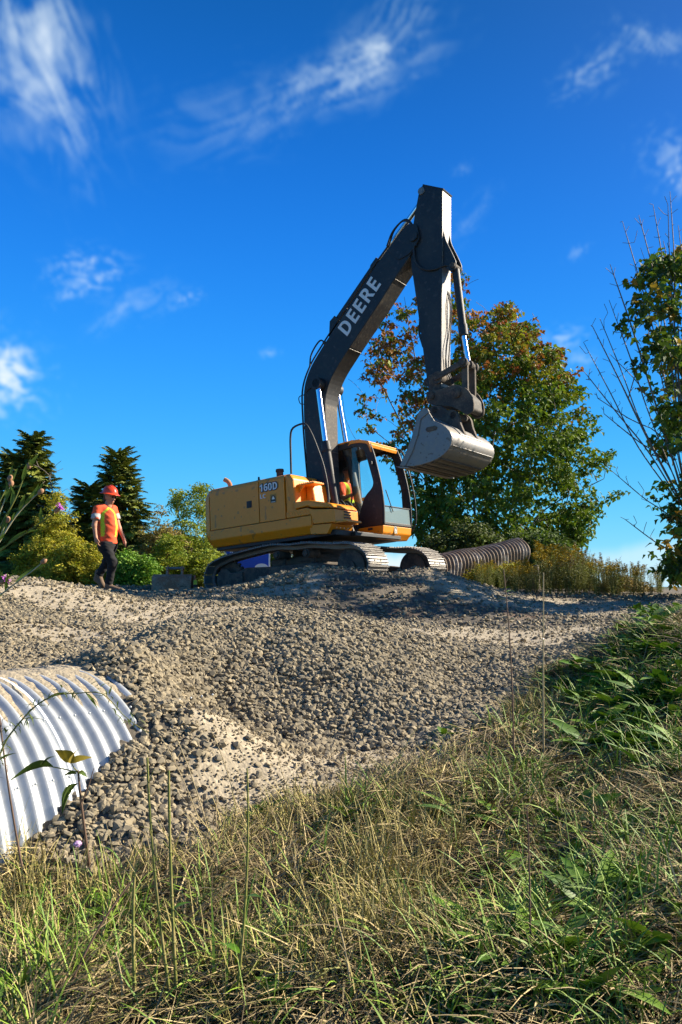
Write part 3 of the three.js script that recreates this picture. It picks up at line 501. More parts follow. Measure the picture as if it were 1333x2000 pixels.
bush('brown withered vine thicket left of the worker', 148, 1150, 30, 1010, 21, 54, [[0.13, 0.055, 0.025], [0.24, 0.14, 0.05], 0.6], { count: 55, wood: MAT.deadTwig, bare: [[150, 1010], [165, 1060], [135, 1060]] });
bush('yellow green bush behind the worker boots', 165, 1152, 75, 1068, 17.5, 55, YG, { count: 190 });
bush('bright green bush right of the worker', 262, 1152, 38, 1088, 16.8, 56, BRIGHT, { count: 130, size: 1.1 });
bush('dark undergrowth between the two spruces', 150, 1150, 90, 1050, 21.5, 57, DARKG, { count: 170, size: 1.5 });
bush('pale yellow flowering shrub beside the broad spruce', 318, 1150, 42, 1015, 19, 58, [[0.2, 0.17, 0.03], [0.4, 0.3, 0.08], 0.6], { count: 110 });
bush('dark green hedge behind the rusty bucket', 330, 1150, 100, 1050, 22.5, 59, DARKG, { count: 220, size: 1.5 });
bush('leafy green bush beside the rusty bucket', 345, 1152, 78, 1062, 18.2, 60, FRESH, { count: 220 });
bush('thin young tree with open crown left of the excavator', 374, 1150, 36, 950, 20, 61, FRESH, { count: 95, name: 'young_tree', category: 'tree', trunks: [[[374, 1150], [372, 1050], [376, 960]], [[373, 1100], [350, 1010], [345, 965]], [[373, 1080], [392, 1000], [396, 955]]], poly: [[340, 1060], [338, 965], [350, 960], [370, 975], [392, 945], [402, 955], [404, 1060], [400, 1140], [350, 1140]], spread: 0.17 });
bush('green bush under the tail of the excavator', 408, 1150, 30, 1040, 19, 62, FRESH, { count: 110 });
bush('dense green bush behind the tracks', 520, 1150, 60, 1060, 23, 63, FRESH, { count: 130, size: 1.3 });
bush('dark leafy undergrowth between culvert and maples', 905, 1125, 85, 1030, 20.6, 71, DARKG, { count: 170, size: 1.7, spread: 0.25, thick: 1.2 });
bush('dark green undergrowth right of the old culvert', 1055, 1130, 60, 1035, 20.4, 72, [[0.04, 0.08, 0.01], [0.12, 0.18, 0.02], 0.6], { count: 150, size: 1.6, spread: 0.22, thick: 1.1 });
bush('low olive bush behind the weathered post', 1090, 1160, 70, 1105, 17.6, 73, FRESH, { count: 170, size: 1.1 });
bush('low brown green bush at the end of the far bank', 1225, 1172, 55, 1140, 14.5, 74, DUN, { count: 120, size: 0.9 });
bush('low yellow green bush hiding the foot of the old culvert', 975, 1158, 65, 1112, 16.4, 75, YG, { count: 150, size: 0.9 });
{                                                                    // dead stems
  const b = at(108, 1150, 20), t = thing('dead_tree', 'bare grey dead branches fanning out before the spruce', 'tree', b), r = randomFrom(66), rel = (x, y) => at(x, y, 20 + (r() - 0.5)).sub(b);
  const sk = growSkeleton([[rel(108, 1150), rel(109, 1040), rel(106, 985), rel(98, 930)]], [[66, 908], [72, 900], [95, 925], [112, 920], [120, 900], [124, 915], [130, 955], [141, 965], [88, 940], [80, 955], [100, 945], [117, 945], [126, 980], [72, 985], [84, 1000]].map(([x, y]) => rel(x, y)), r, { tip: 0.006, most: 0.045, rise: 0.6 });
  part('branches', sk.geometry, MAT.deadTwig, t);
}
// distant wood closing the view behind the pad
for (let k = 0; k < 9; k++) { const x = [-60, 20, 120, 215, 300, 395, 480, 575, 640][k], h = [1040, 1030, 1062, 1050, 1058, 1062, 1090, 1094, 1098][k]; bush(['dark far shrub beyond the narrow spruce', 'dark far shrub beyond the tallest spruce', 'dark far shrub beyond the straight stemmed sapling', 'dark far shrub beyond the broad spruce', 'dark far shrub beyond the pale flowering shrub', 'dark far shrub beyond the thin young tree', 'low dark far shrub seen under the counterweight', 'low dark far shrub seen between track and deck', 'low dark far shrub seen beyond the track idler'][k], x, 1152, 60, h, 33, 80 + k, DARKG, { count: 85, size: 2.6, spread: 0.34, name: 'background_shrub', thick: 1.4 }); }
// ------------------------------------------------------------------ excavator (x forward, y up, z its right side, towards the photographer)
const font = await new FontLoader().loadAsync('fonts/droid/droid_sans_bold.typeface.json');
MAT.yellow = material({ color: 0xffffff, map: paintMap([0.74, 0.24, 0.004], [0.5, 0.22, 0.03], 0.22, 101, 1.9, [0.3, 0.14, 0.03]), roughness: 0.42, bumpMap: grainBump, bumpScale: 0.0006 });
MAT.black = material({ map: paintMap([0.011, 0.011, 0.012], [0.045, 0.038, 0.029], 0.5, 130, 1.6), roughness: 0.58, bumpMap: grainBump, bumpScale: 0.0008 });
MAT.dusty = material({ map: paintMap([0.06, 0.052, 0.045], [0.19, 0.15, 0.1], 0.9, 160, 1.2), roughness: 0.75, bumpMap: grainBump, bumpScale: 0.0015 });
MAT.dirtySteel = material({ map: paintMap([0.038, 0.031, 0.026], [0.13, 0.095, 0.064], 0.9, 190, 0.9), roughness: 0.8, bumpMap: dirtBump, bumpScale: 0.004 });
MAT.shoe = material({ map: paintMap([0.2, 0.19, 0.18], [0.3, 0.25, 0.18], 0.7, 210, 0.7), roughness: 0.5, metalness: 0.5, bumpMap: grainBump, bumpScale: 0.002 });
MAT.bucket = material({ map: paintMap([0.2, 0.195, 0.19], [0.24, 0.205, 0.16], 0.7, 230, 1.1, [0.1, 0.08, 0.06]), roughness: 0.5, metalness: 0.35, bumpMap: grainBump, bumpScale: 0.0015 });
MAT.chrome = material({ color: RGB(0.82, 0.83, 0.85), roughness: 0.16, metalness: 1 });
MAT.rubber = material({ color: RGB(0.018, 0.017, 0.017), roughness: 0.6 });
MAT.rust = material({ map: paintMap([0.34, 0.14, 0.065], [0.44, 0.29, 0.18], 0.8, 250, 0.8, [0.06, 0.035, 0.025]), roughness: 0.9, bumpMap: dirtBump, bumpScale: 0.003 });
MAT.white = material({ color: RGB(0.66, 0.66, 0.64), roughness: 0.6 });
MAT.glass = new THREE.MeshPhysicalMaterial({ color: RGB(0.93, 0.97, 0.95), transmission: 1, thickness: 0, roughness: 0.02, ior: 1.45, side: THREE.DoubleSide });
const excavator = thing('excavator', 'large yellow tracked excavator with black boom raised over the gravel', 'excavator', MACHINE.place);
excavator.rotation.set(0, MACHINE.yaw, MACHINE.tilt, 'YXZ');
const X = (name, geometry, m, parent = excavator) => part(name, geometry, m, parent);

// --- undercarriage
const trackPath = new THREE.CatmullRomCurve3([[1.3, 0.03], [0.5, 0.0], [-0.5, 0.0], [-1.45, 0.03], [-1.78, 0.14], [-1.96, 0.42], [-1.86, 0.69], [-1.55, 0.815], [-0.9, 0.9], [-0.25, 0.945], [0.2, 0.905], [0.57, 0.9], [1.1, 0.83], [1.5, 0.79], [1.76, 0.66], [1.86, 0.42], [1.7, 0.15]].map(([x, y]) => V(x, y, 0)), true, 'centripetal');
const SHOES = 47, shoeGeo = join([boxGeo(0, 0, 0, 0.172, 0.018, 0.6, 0.004), boxGeo(-0.062, 0.02, 0, 0.016, 0.028, 0.6, 0.004), boxGeo(0.0, 0.018, 0, 0.014, 0.022, 0.6, 0.004), boxGeo(0.058, 0.018, 0, 0.014, 0.022, 0.6, 0.004), ...[-0.09, 0.09].flatMap((z) => [rod(V(0.03, 0, z), V(0.03, 0.024, z), 0.014, 0.014, 8), boxGeo(0, -0.045, z, 0.185, 0.075, 0.04, 0.01)])]);
for (const side of [1, -1]) {
  const track = new THREE.Group(); track.name = 'track'; track.position.z = side * 1.0; excavator.add(track);
  for (let i = 0; i < SHOES; i++) {
    const u = (i + 0.35) / SHOES, p = trackPath.getPointAt(u), t = trackPath.getTangentAt(u);
    const s = X('shoe', shoeGeo, MAT.shoe, track); s.position.copy(p); s.rotation.z = Math.atan2(t.y, t.x);
  }
  X('track_frame', join([prism(rounded([[-1.35, 0.2], [1.15, 0.2], [1.15, 0.46], [0.75, 0.54], [-0.2, 0.56], [-0.95, 0.6], [-1.35, 0.5]], 0.03), -0.19, 0.19, 0.01), boxGeo(-0.35, 0.36, 0.2, 0.6, 0.1, 0.05), boxGeo(-1.2, 0.38, 0.205, 0.36, 0.3, 0.05, 0.02)]), MAT.dirtySteel, track);
  for (const [x, y] of [[-0.18, 0.76], [0.5, 0.73]]) X('carrier_roller', join([rod(V(x, y, -0.12), V(x, y, 0.2), 0.075, 0.075, 18), rod(V(x, y, 0.2), V(x, y, 0.24), 0.055, 0.05, 18), rod(V(x, y - 0.2, 0), V(x, y, 0), 0.04)]), MAT.dirtySteel, track);
  for (let k = 0; k < 7; k++) X('track_roller', join([rod(V(-1.0 + k * 0.32, 0.17, -0.17), V(-1.0 + k * 0.32, 0.17, 0.17), 0.095, 0.095, 16)]), MAT.dirtySteel, track);
  X('idler', join([rod(V(1.42, 0.43, -0.08), V(1.42, 0.43, 0.08), 0.34, 0.34, 32), rod(V(1.42, 0.43, -0.13), V(1.42, 0.43, 0.13), 0.26, 0.26, 32), rod(V(1.42, 0.43, -0.17), V(1.42, 0.43, 0.17), 0.08, 0.08, 18)]), MAT.dirtySteel, track);
  const teeth = []; for (let k = 0; k < 21; k++) { const a = k / 21 * Math.PI * 2; const g = boxGeo(0.345, 0, 0, 0.06, 0.05, 0.06, 0.01); g.rotateZ(a); g.translate(-1.52, 0.42, 0); teeth.push(g); }
  X('sprocket', join([rod(V(-1.52, 0.42, -0.03), V(-1.52, 0.42, 0.03), 0.33, 0.33, 32), rod(V(-1.52, 0.42, -0.18), V(-1.52, 0.42, 0.2), 0.2, 0.2, 24), ...teeth]), MAT.dirtySteel, track);
}
X('centre_frame', join([boxGeo(-0.05, 0.58, 0, 1.2, 0.3, 1.7, 0.05), boxGeo(0.55, 0.48, 0, 0.3, 0.22, 1.75, 0.04), boxGeo(-0.65, 0.48, 0, 0.3, 0.22, 1.75, 0.04)]), MAT.dirtySteel);
X('swing_bearing', rod(V(0, 0.7, 0), V(0, 1.0, 0), 0.62, 0.62, 40), MAT.dirtySteel);

// --- upper structure
X('revolving_deck', join([boxGeo(-0.35, 1.045, 0, 2.9, 0.1, 2.2, 0.015), boxGeo(0.95, 1.03, -0.1, 0.5, 0.07, 1.5, 0.01), boxGeo(-1.4, 0.99, 0.4, 0.8, 0.03, 0.5, 0.01)]), MAT.black);
{
  const s = new THREE.Shape(); s.moveTo(-1.86, -1.2); s.lineTo(-1.9, -1.2); s.bezierCurveTo(-2.12, -1.19, -2.45, -0.6, -2.45, 0); s.bezierCurveTo(-2.45, 0.6, -2.12, 1.19, -1.9, 1.2); s.lineTo(-1.86, 1.2); s.closePath();
  const g = new THREE.ExtrudeGeometry(s, { depth: 0.64, bevelEnabled: true, bevelThickness: 0.22, bevelSize: 0.18, bevelOffset: -0.18, bevelSegments: 7, curveSegments: 14 }); g.rotateX(-Math.PI / 2); g.scale(1, 1, -1); g.translate(0, 1.35, 0);
  const p = g.attributes.position; for (let i = 0; i < p.count; i++) if (p.getX(i) > -1.99) p.setX(i, Math.max(p.getX(i), -1.99 + 0) ), p.getX(i) > -1.9 ? p.setX(i, -1.862) : 0;
  const idx = []; const q = plain(g); q.index = null; const n = q.attributes.position.count; for (let i = 0; i < n; i += 3) idx.push(i, i + 2, i + 1); q.setIndex(idx); q.computeVertexNormals();
  X('counterweight', toCreasedNormals(plain(q), 0.7), MAT.yellow);
}
function crossSection(profile, x0, x1, bevel = 0.006) { const g = prism(profile, x0, x1, bevel); g.rotateY(Math.PI / 2); return g; }   // profile in (z', y); z' = -z before turning
const hoodLine = (inset) => rounded([[-1.2 + inset, 1.39], [-1.2 + inset, 2.22 - inset, 0.14], [1.2 - inset, 2.22 - inset, 0.14], [1.2 - inset, 1.39]], 0.004, 5);
X('engine_house', crossSection(hoodLine(0.03), -1.86, 0.06), MAT.black);
const door = X('side_door', crossSection(rounded([[-1.2, 1.395], [-1.2, 2.22, 0.14], [-0.62, 2.22], [-0.62, 2.19], [-1.14, 2.19, 0.1], [-1.14, 1.395]], 0.004, 5), -1.845, -0.565), MAT.yellow);
X('latch', join([boxGeo(-0.8, 1.77, 1.2, 0.13, 0.13, 0.02, 0.015), boxGeo(-0.8, 1.77, 1.212, 0.07, 0.08, 0.012, 0.006)]), MAT.rubber, door);
const frontDoor = X('side_door', crossSection(rounded([[-1.2, 1.395], [-1.2, 2.22, 0.14], [-0.62, 2.22], [-0.62, 2.19], [-1.14, 2.19, 0.1], [-1.14, 1.395]], 0.004, 5), -0.545, 0.07), MAT.yellow);
X('hood_top', boxGeo(-0.9, 2.225, -0.1, 1.9, 0.03, 1.0, 0.012), MAT.yellow);
for (const s of [1, -1]) X('skirt', crossSection(s > 0 ? rounded([[-1.21, 1.385], [-1.21, 1.2], [-1.13, 1.06], [-1.08, 1.06], [-1.14, 1.2], [-1.14, 1.385]], 0.02) : rounded([[1.21, 1.385], [1.14, 1.385], [1.14, 1.2], [1.08, 1.06], [1.13, 1.06], [1.21, 1.2]], 0.02), -1.855, s > 0 ? 0.66 : -0.5), MAT.yellow);
X('far_door', crossSection(rounded([[1.2, 1.395], [1.14, 1.395], [1.14, 2.19], [0.62, 2.19], [0.62, 2.22], [1.2, 2.22, 0.14]], 0.004, 5), -1.845, -0.5), MAT.yellow);
// tank and steps in front of the engine house
X('tank_front', prism(rounded([[0.085, 1.4], [0.085, 2.2], [0.2, 2.2, 0.05], [0.27, 2.1], [0.31, 1.62], [0.31, 1.4]], 0.02), 0.42, 1.19, 0.03), MAT.yellow);
X('tank_shoulder', prism(rounded([[0.3, 1.66], [0.3, 2.08], [0.44, 2.02, 0.04], [0.5, 1.66]], 0.03), 0.42, 0.86, 0.025), MAT.yellow);
X('step', join([boxGeo(0.46, 1.985, 0.93, 0.4, 0.03, 0.3, 0.006), prism([[0.28, 1.83], [0.28, 1.97], [0.42, 1.97]], 1.03, 1.05, 0), ...[0, 1, 2, 3, 4, 5, 6].map((k) => boxGeo(0.32 + k * 0.05, 2.005, 0.93, 0.015, 0.02, 0.29, 0.003))]), MAT.yellow);
const box = X('tool_box', prism(rounded([[0.09, 1.395], [0.09, 1.51], [0.58, 1.53], [0.66, 1.49], [1.17, 1.43], [1.17, 1.2], [0.7, 1.22], [0.65, 1.395]], 0.012), 0.5, 1.2, 0.012), MAT.yellow);
{ const lines = []; for (let k = 0; k < 8; k++) { const x = 0.14 + k * 0.062; lines.push(tube([V(x, 1.5, 1.202), V(x + 0.035, 1.46, 1.203), V(x + 0.05, 1.41, 1.202)], 0.0035, 6, 5)); } X('grip_line', join(lines), MAT.yellow, box).userData.kind = 'stuff'; }
X('tool_box_lid', prism(rounded([[0.2, 1.54], [0.24, 1.67, 0.06], [0.62, 1.66, 0.06], [1.1, 1.54, 0.06], [1.17, 1.45], [0.66, 1.52], [0.58, 1.555]], 0.015), 0.5, 1.19, 0.02), MAT.yellow);
for (let k = 0; k < 3; k++) X('louvre', boxGeo(1.178, 1.4 - k * 0.05, 0.83, 0.014, 0.022, 0.2, 0.008), MAT.rubber, box);
X('lower_bracket', join([prism(rounded([[0.67, 1.37], [0.68, 1.21], [1.1, 1.19], [0.98, 1.02], [0.62, 1.05], [0.6, 1.2]], 0.015), 0.55, 1.19, 0.008)]), MAT.yellow);
X('step', join([boxGeo(1.26, 1.2, 0.95, 0.28, 0.028, 0.44, 0.005), ...[0, 1, 2, 3, 4].map((k) => boxGeo(1.17 + k * 0.05, 1.218, 0.95, 0.014, 0.02, 0.43, 0.003))]), MAT.yellow);
{ const h = []; for (let a = 0; a < 4; a++) for (let b = 0; b < 3; b++) { const g = rod(V(0, 0, -0.004), V(0, 0, 0.004), 0.014, 0.014, 10); g.rotateY(Math.PI / 2 - 0.0); g.rotateZ(-0.6); g.translate(1.055 - b * 0.04 + 0.004, 1.135 - b * 0.055, 0.68 + a * 0.11 + b * 0.03); h.push(g); } X('bracket_hole', join(h), MAT.white).userData.kind = 'stuff'; }
X('handrail', tube([[0.21, 2.2], [0.22, 2.55], [0.235, 2.88], [0.27, 3.0], [0.34, 3.045], [0.56, 3.06], [0.62, 3.02], [0.72, 2.85], [0.86, 2.5], [0.95, 2.22], [1.01, 1.9], [1.02, 1.65], [1.0, 1.45], [0.93, 1.3], [0.76, 1.17]].map(([x, y]) => V(x, y, 1.15)), 0.019, 60, 8), MAT.rubber);
X('exhaust_pipe', join([tube([V(-1.62, 2.2, 0.85), V(-1.62, 2.3, 0.85), V(-1.65, 2.37, 0.87), V(-1.72, 2.42, 0.9)], 0.045, 14, 12)]), MAT.rust);
X('air_intake', join([rod(V(-0.4, 2.2, 0.75), V(-0.4, 2.4, 0.75), 0.065, 0.065, 16), rod(V(-0.4, 2.38, 0.75), V(-0.4, 2.43, 0.75), 0.08, 0.075, 16)]), MAT.dirtySteel);
X('filler_cap', join([rod(V(-0.85, 2.2, 0.85), V(-0.85, 2.27, 0.85), 0.06, 0.055, 14), rod(V(-0.85, 2.27, 0.85), V(-0.85, 2.34, 0.85), 0.022, 0.018, 10)]), MAT.rubber);
X('aerial', rod(V(0.3, 2.0, -0.3), V(0.3, 2.95, -0.3), 0.004, 0.002, 6), MAT.rubber);

// lettering and badges
function lettering(text, size, wide, m, depth = 0.004) { const g = new TextGeometry(text, { font, size, depth, curveSegments: 5, bevelEnabled: false }); g.computeBoundingBox(); const b = g.boundingBox; g.translate(-b.min.x, 0, 0); g.scale(wide, 1, 1); g.userData = { width: (b.max.x - b.min.x) * wide }; return g; }
function outlined(text, size, wide, x, y, z, turn, parent, outline) {
  const g = lettering(text, size, wide); const place = (q, dz) => { q.rotateZ(turn); q.translate(x, y, z + dz); return q; };
  if (outline) { const o = new TextGeometry(text, { font, size, depth: 0.001, curveSegments: 4, bevelEnabled: true, bevelThickness: 0.0008, bevelSize: outline, bevelSegments: 1 }); o.computeBoundingBox(); o.translate(-o.boundingBox.min.x - outline, 0, 0); o.scale(wide, 1, 1); part('letter_outline', place(o, 0.001), MAT.rubber, parent); }
  part('lettering', place(g, 0.003), MAT.white, parent);
}
outlined('160D', 0.135, 1.02, -0.52, 1.965, 1.202, -0.01, frontDoor, 0.016);
outlined('LC', 0.08, 1.15, -0.515, 1.835, 1.2, -0.01, frontDoor, 0);
function badge(width, high, draw) { const c = document.createElement('canvas'); c.width = 128; c.height = Math.round(128 * high / width); draw(c.getContext('2d'), c.width, c.height); const t = new THREE.CanvasTexture(c); t.colorSpace = THREE.SRGBColorSpace; return new THREE.MeshStandardMaterial({ map: t, roughness: 0.5 }); }
{
  const m = badge(0.15, 0.16, (k, w, h) => { k.fillStyle = '#a4700f'; k.fillRect(0, 0, w, h); k.fillStyle = '#1a1712'; k.fillRect(w * 0.1, h * 0.62, w * 0.8, h * 0.34); for (let i = 0; i < 9; i++) { const a = Math.PI * i / 8; k.beginPath(); k.arc(w / 2 + Math.cos(a) * w * 0.34, h * 0.55 - Math.sin(a) * h * 0.36, w * 0.08, 0, 7); k.fill(); } k.fillStyle = '#e8e4d8'; k.beginPath(); k.moveTo(w * 0.28, h * 0.6); k.lineTo(w * 0.5, h * 0.2); k.lineTo(w * 0.76, h * 0.6); k.fill(); k.fillRect(w * 0.18, h * 0.86, w * 0.64, h * 0.06); });
  const p = X('sticker', new THREE.PlaneGeometry(0.15, 0.16), m, frontDoor); p.position.set(-0.2, 1.8, 1.2035);
}

// --- cab on the far side of the boom
const cab = new THREE.Group(); cab.name = 'cab'; excavator.add(cab);
const cabOutline = rounded([[-0.5, 1.08], [-0.5, 2.8, 0.1], [-0.3, 2.9, 0.1], [0.62, 2.93, 0.12], [1.0, 2.85, 0.1], [1.1, 2.68, 0.08], [1.245, 1.95, 0.3], [1.235, 1.25], [1.15, 1.24], [0.7, 1.24], [0.6, 1.08]], 0.03, 5);
const cabWindow = rounded([[0.0, 2.1], [0.02, 2.72], [0.2, 2.8], [0.75, 2.83, 0.12], [0.93, 2.72, 0.1], [1.1, 2.0, 0.12], [0.85, 1.8, 0.1], [0.72, 1.48], [0.55, 1.48, 0.1], [0.1, 1.6]], 0.05, 5);
X('cab_side', prism(cabOutline, -0.25, -0.2, 0.006, [cabWindow]), MAT.black, cab);
X('cab_side', prism(cabOutline, -1.2, -1.15, 0.006, [rounded([[0.1, 1.65], [0.1, 2.75], [0.75, 2.8], [0.93, 2.72], [1.1, 2.0], [1.1, 1.6]], 0.06)]), MAT.black, cab);
X('side_glass', prism(cabWindow, -0.232, -0.226, 0), MAT.glass, cab);
X('roof', join([prism(rounded([[-0.48, 2.82], [-0.3, 2.92, 0.1], [0.62, 2.955, 0.1], [1.03, 2.87, 0.06], [1.02, 2.84], [0.62, 2.9], [-0.3, 2.87], [-0.48, 2.79]], 0.02), -1.2, -0.2, 0.012)]), MAT.yellow, cab);
X('roof_edge', prism(rounded([[0.55, 2.85], [0.62, 2.955], [0.82, 2.925, 0.05], [1.03, 2.87, 0.05], [1.1, 2.64], [1.06, 2.64], [1.0, 2.82, 0.06], [0.8, 2.87], [0.6, 2.88]], 0.012), -0.222, -0.188, 0.006), MAT.yellow, cab);
X('front_header', join([prism(rounded([[1.0, 2.87], [1.06, 2.8], [1.04, 2.74], [0.98, 2.79]], 0.01), -1.15, -0.25, 0.006)]), MAT.yellow, cab);
X('roof_hatch', boxGeo(0.3, 2.955, -0.7, 0.9, 0.03, 0.8, 0.012), MAT.dusty, cab);
X('back_wall', join([boxGeo(-0.47, 1.45, -0.7, 0.05, 0.8, 0.9, 0.01), boxGeo(-0.47, 2.7, -0.7, 0.05, 0.2, 0.9, 0.01), boxGeo(0.3, 1.12, -0.7, 1.6, 0.06, 0.9, 0.01)]), MAT.black, cab);
X('rear_glass', boxGeo(-0.47, 2.22, -0.7, 0.006, 0.74, 0.9, 0), MAT.glass, cab);
const pillar = (z) => tube([[1.02, 2.83], [1.09, 2.66], [1.16, 2.35], [1.23, 1.95], [1.255, 1.6], [1.24, 1.27]].map(([x, y]) => V(x, y, z)), 0.026, 24, 8);
for (const z of [-0.22, -1.18]) X('pillar', pillar(z), MAT.black, cab);
X('sill', join([boxGeo(1.225, 1.27, -0.7, 0.06, 0.06, 0.96, 0.015), boxGeo(1.245, 1.6, -0.7, 0.03, 0.02, 0.94, 0.005)]), MAT.black, cab);
const dirtyGlass = new THREE.MeshPhysicalMaterial({ color: RGB(0.55, 0.66, 0.66), map: texture(256, (u, v) => { const n = tileFbm(u, v, 30, 4, 300); return [0.6 + 0.4 * n, 0.72 + 0.28 * n, 0.72 + 0.28 * n]; }, true, 0.6), transmission: 0.72, thickness: 0, roughness: 0.3, side: THREE.DoubleSide });
X('lower_windscreen', boxGeo(1.245, 1.44, -0.7, 0.006, 0.3, 0.9, 0), dirtyGlass, cab);
X('cab_base', join([prism(rounded([[0.45, 1.03], [0.45, 1.235], [1.24, 1.235], [1.22, 1.1], [1.12, 0.99]], 0.02), -1.2, -0.2, 0.015)]), MAT.yellow, cab);
X('cab_floor_pan', boxGeo(0.25, 1.02, -0.7, 1.3, 0.05, 0.9, 0.01), MAT.black, cab);
{
  const m = badge(0.12, 0.16, (k, w, h) => { k.fillStyle = '#c98a12'; k.fillRect(0, 0, w, h); const rr = (x, y, ww, hh, r, f) => { k.fillStyle = f; k.beginPath(); k.moveTo(x + r, y); k.arcTo(x + ww, y, x + ww, y + hh, r); k.arcTo(x + ww, y + hh, x, y + hh, r); k.arcTo(x, y + hh, x, y, r); k.arcTo(x, y, x + ww, y, r); k.fill(); }; rr(2, 2, w - 4, h - 4, 40, '#17150f'); rr(12, 12, w - 24, h - 24, 32, '#d9d6cc'); rr(20, 20, w - 40, h - 40, 26, '#17150f'); k.strokeStyle = '#e6e3da'; k.lineWidth = 11; k.beginPath(); k.moveTo(w * 0.3, h * 0.62); k.lineTo(w * 0.46, h * 0.45); k.lineTo(w * 0.6, h * 0.45); k.lineTo(w * 0.72, h * 0.7); k.moveTo(w * 0.48, h * 0.46); k.lineTo(w * 0.54, h * 0.26); k.moveTo(w * 0.56, h * 0.48); k.lineTo(w * 0.5, h * 0.74); k.stroke(); k.fillStyle = '#e6e3da'; k.fillRect(w * 0.27, h * 0.74, w * 0.46, h * 0.07); });
  const p = X('emblem', new THREE.PlaneGeometry(0.11, 0.15), m, cab); p.rotation.y = Math.PI / 2; p.position.set(1.238, 1.165, -0.62);
}
X('cab_grab_rail', tube([[1.02, 2.86], [1.1, 2.8], [1.22, 2.4], [1.32, 1.8], [1.31, 1.35], [1.22, 1.18]].map(([x, y]) => V(x, y, -1.26)), 0.016, 30, 8), MAT.rubber, cab);
X('wiper', join([rod(V(1.26, 1.9, -0.33), V(1.27, 1.5, -0.52), 0.008), rod(V(1.27, 1.9, -0.3), V(1.27, 1.52, -0.5), 0.006)]), MAT.rubber, cab);
X('vent', boxGeo(0.95, 1.19, -0.186, 0.1, 0.04, 0.01, 0.004), MAT.rubber, cab);
X('mirror', join([boxGeo(1.1, 2.42, -0.17, 0.03, 0.07, 0.1, 0.02), rod(V(1.12, 2.42, -0.2), V(1.1, 2.42, -0.17), 0.008)]), MAT.rubber, cab);
X('driver_seat', join([boxGeo(0.02, 1.58, -0.7, 0.5, 0.14, 0.5, 0.05), boxGeo(-0.24, 1.98, -0.7, 0.14, 0.7, 0.48, 0.06), boxGeo(-0.26, 2.42, -0.7, 0.1, 0.2, 0.28, 0.04), boxGeo(0.02, 1.35, -0.7, 0.4, 0.35, 0.4, 0.02)]), MAT.dusty, cab);
for (const z of [-0.4, -1.0]) X('control_lever', join([boxGeo(0.2, 1.66, z, 0.5, 0.2, 0.16, 0.03), tube([V(0.4, 1.74, z), V(0.42, 1.86, z), V(0.46, 1.98, z)], 0.016, 8, 8), boxGeo(0.465, 2.0, z, 0.05, 0.09, 0.05, 0.018)]), MAT.rubber, cab);
X('cab_lining', boxGeo(0.25, 2.85, -0.7, 1.3, 0.03, 0.88, 0.01), MAT.rubber, cab);

// --- boom
const boom = new THREE.Group(); boom.name = 'boom'; excavator.add(boom);
const boomSide = rounded([[-0.16, 1.45, 0.1], [-0.17, 2.4, 0.6], [-0.2, 3.4, 0.6], [-0.16, 4.1, 0.25], [0.02, 4.45, 0.2], [0.36, 4.8, 0.3], [1.02, 5.4, 0.2], [1.72, 6.04, 0.1], [2.14, 6.36, 0.1], [2.44, 6.56, 0.1], [2.62, 6.5, 0.1], [2.66, 6.22, 0.14], [2.44, 5.96, 0.1], [2.1, 5.66], [1.72, 5.28], [0.98, 4.6, 0.5], [0.52, 4.15, 0.3], [0.34, 3.75, 0.3], [0.31, 3.1], [0.3, 2.4], [0.28, 1.45, 0.12], [0.06, 1.32, 0.15]], 0.1, 5);
X('boom_box', prism(boomSide, -0.2, 0.2, 0.008), MAT.black, boom);
{                                                                    // dust-worn underside plate, a little inside the side plates
  const low = [[0.292, 2.35], [0.302, 2.75], [0.312, 3.1], [0.342, 3.7], [0.4, 3.95], [0.52, 4.16], [0.7, 4.34], [0.98, 4.605], [1.35, 4.945], [1.72, 5.285], [2.08, 5.64], [2.42, 5.945]], g = [], T = 0.006;
  const pts = low.map(([x, y], i) => { const a = low[Math.max(0, i - 1)], b = low[Math.min(low.length - 1, i + 1)], l = Math.hypot(b[0] - a[0], b[1] - a[1]); return [x + (b[1] - a[1]) / l * T, y - (b[0] - a[0]) / l * T]; });
  const shape = [...pts, ...low.map(([x, y], i) => [x - 0.02, y + 0.01]).reverse()];
  X('underside_plate', prism(shape, -0.19, 0.19, 0), MAT.dusty, boom);
  const weld = (i) => rod(V(pts[i][0], pts[i][1], -0.19), V(pts[i][0], pts[i][1], 0.19), 0.007, 0.007, 6);
  X('weld_seam', weld(1), MAT.shoe, boom); X('weld_seam', weld(7), MAT.shoe, boom); X('weld_seam', weld(10), MAT.shoe, boom);
}
X('boom_tip_plate', prism(rounded([[1.98, 6.22], [2.44, 6.565], [2.63, 6.5], [2.67, 6.2], [2.44, 5.99], [2.2, 5.95]], 0.06), 0.2, 0.215, 0.004), MAT.black, boom);
X('boom_tip_plate', prism(rounded([[1.98, 6.22], [2.44, 6.565], [2.63, 6.5], [2.67, 6.2], [2.44, 5.99], [2.2, 5.95]], 0.06), -0.215, -0.2, 0.004), MAT.black, boom);
for (const z of [0.2, -0.2]) X('cylinder_boss', rod(V(0.27, 4.05, z - 0.02 * Math.sign(z)), V(0.27, 4.05, z + 0.18 * Math.sign(z)), 0.13, 0.12, 22), MAT.black, boom);
{
  const a = [0.985, 4.89], b = [1.82, 5.665], turn = Math.atan2(b[1] - a[1], b[0] - a[0]), len = Math.hypot(b[0] - a[0], b[1] - a[1]), g = lettering('DEERE', 0.31, 1);
  outlined('DEERE', 0.31, len / g.userData.width, 0.96, 4.845, 0.2, turn, boom, 0);
}
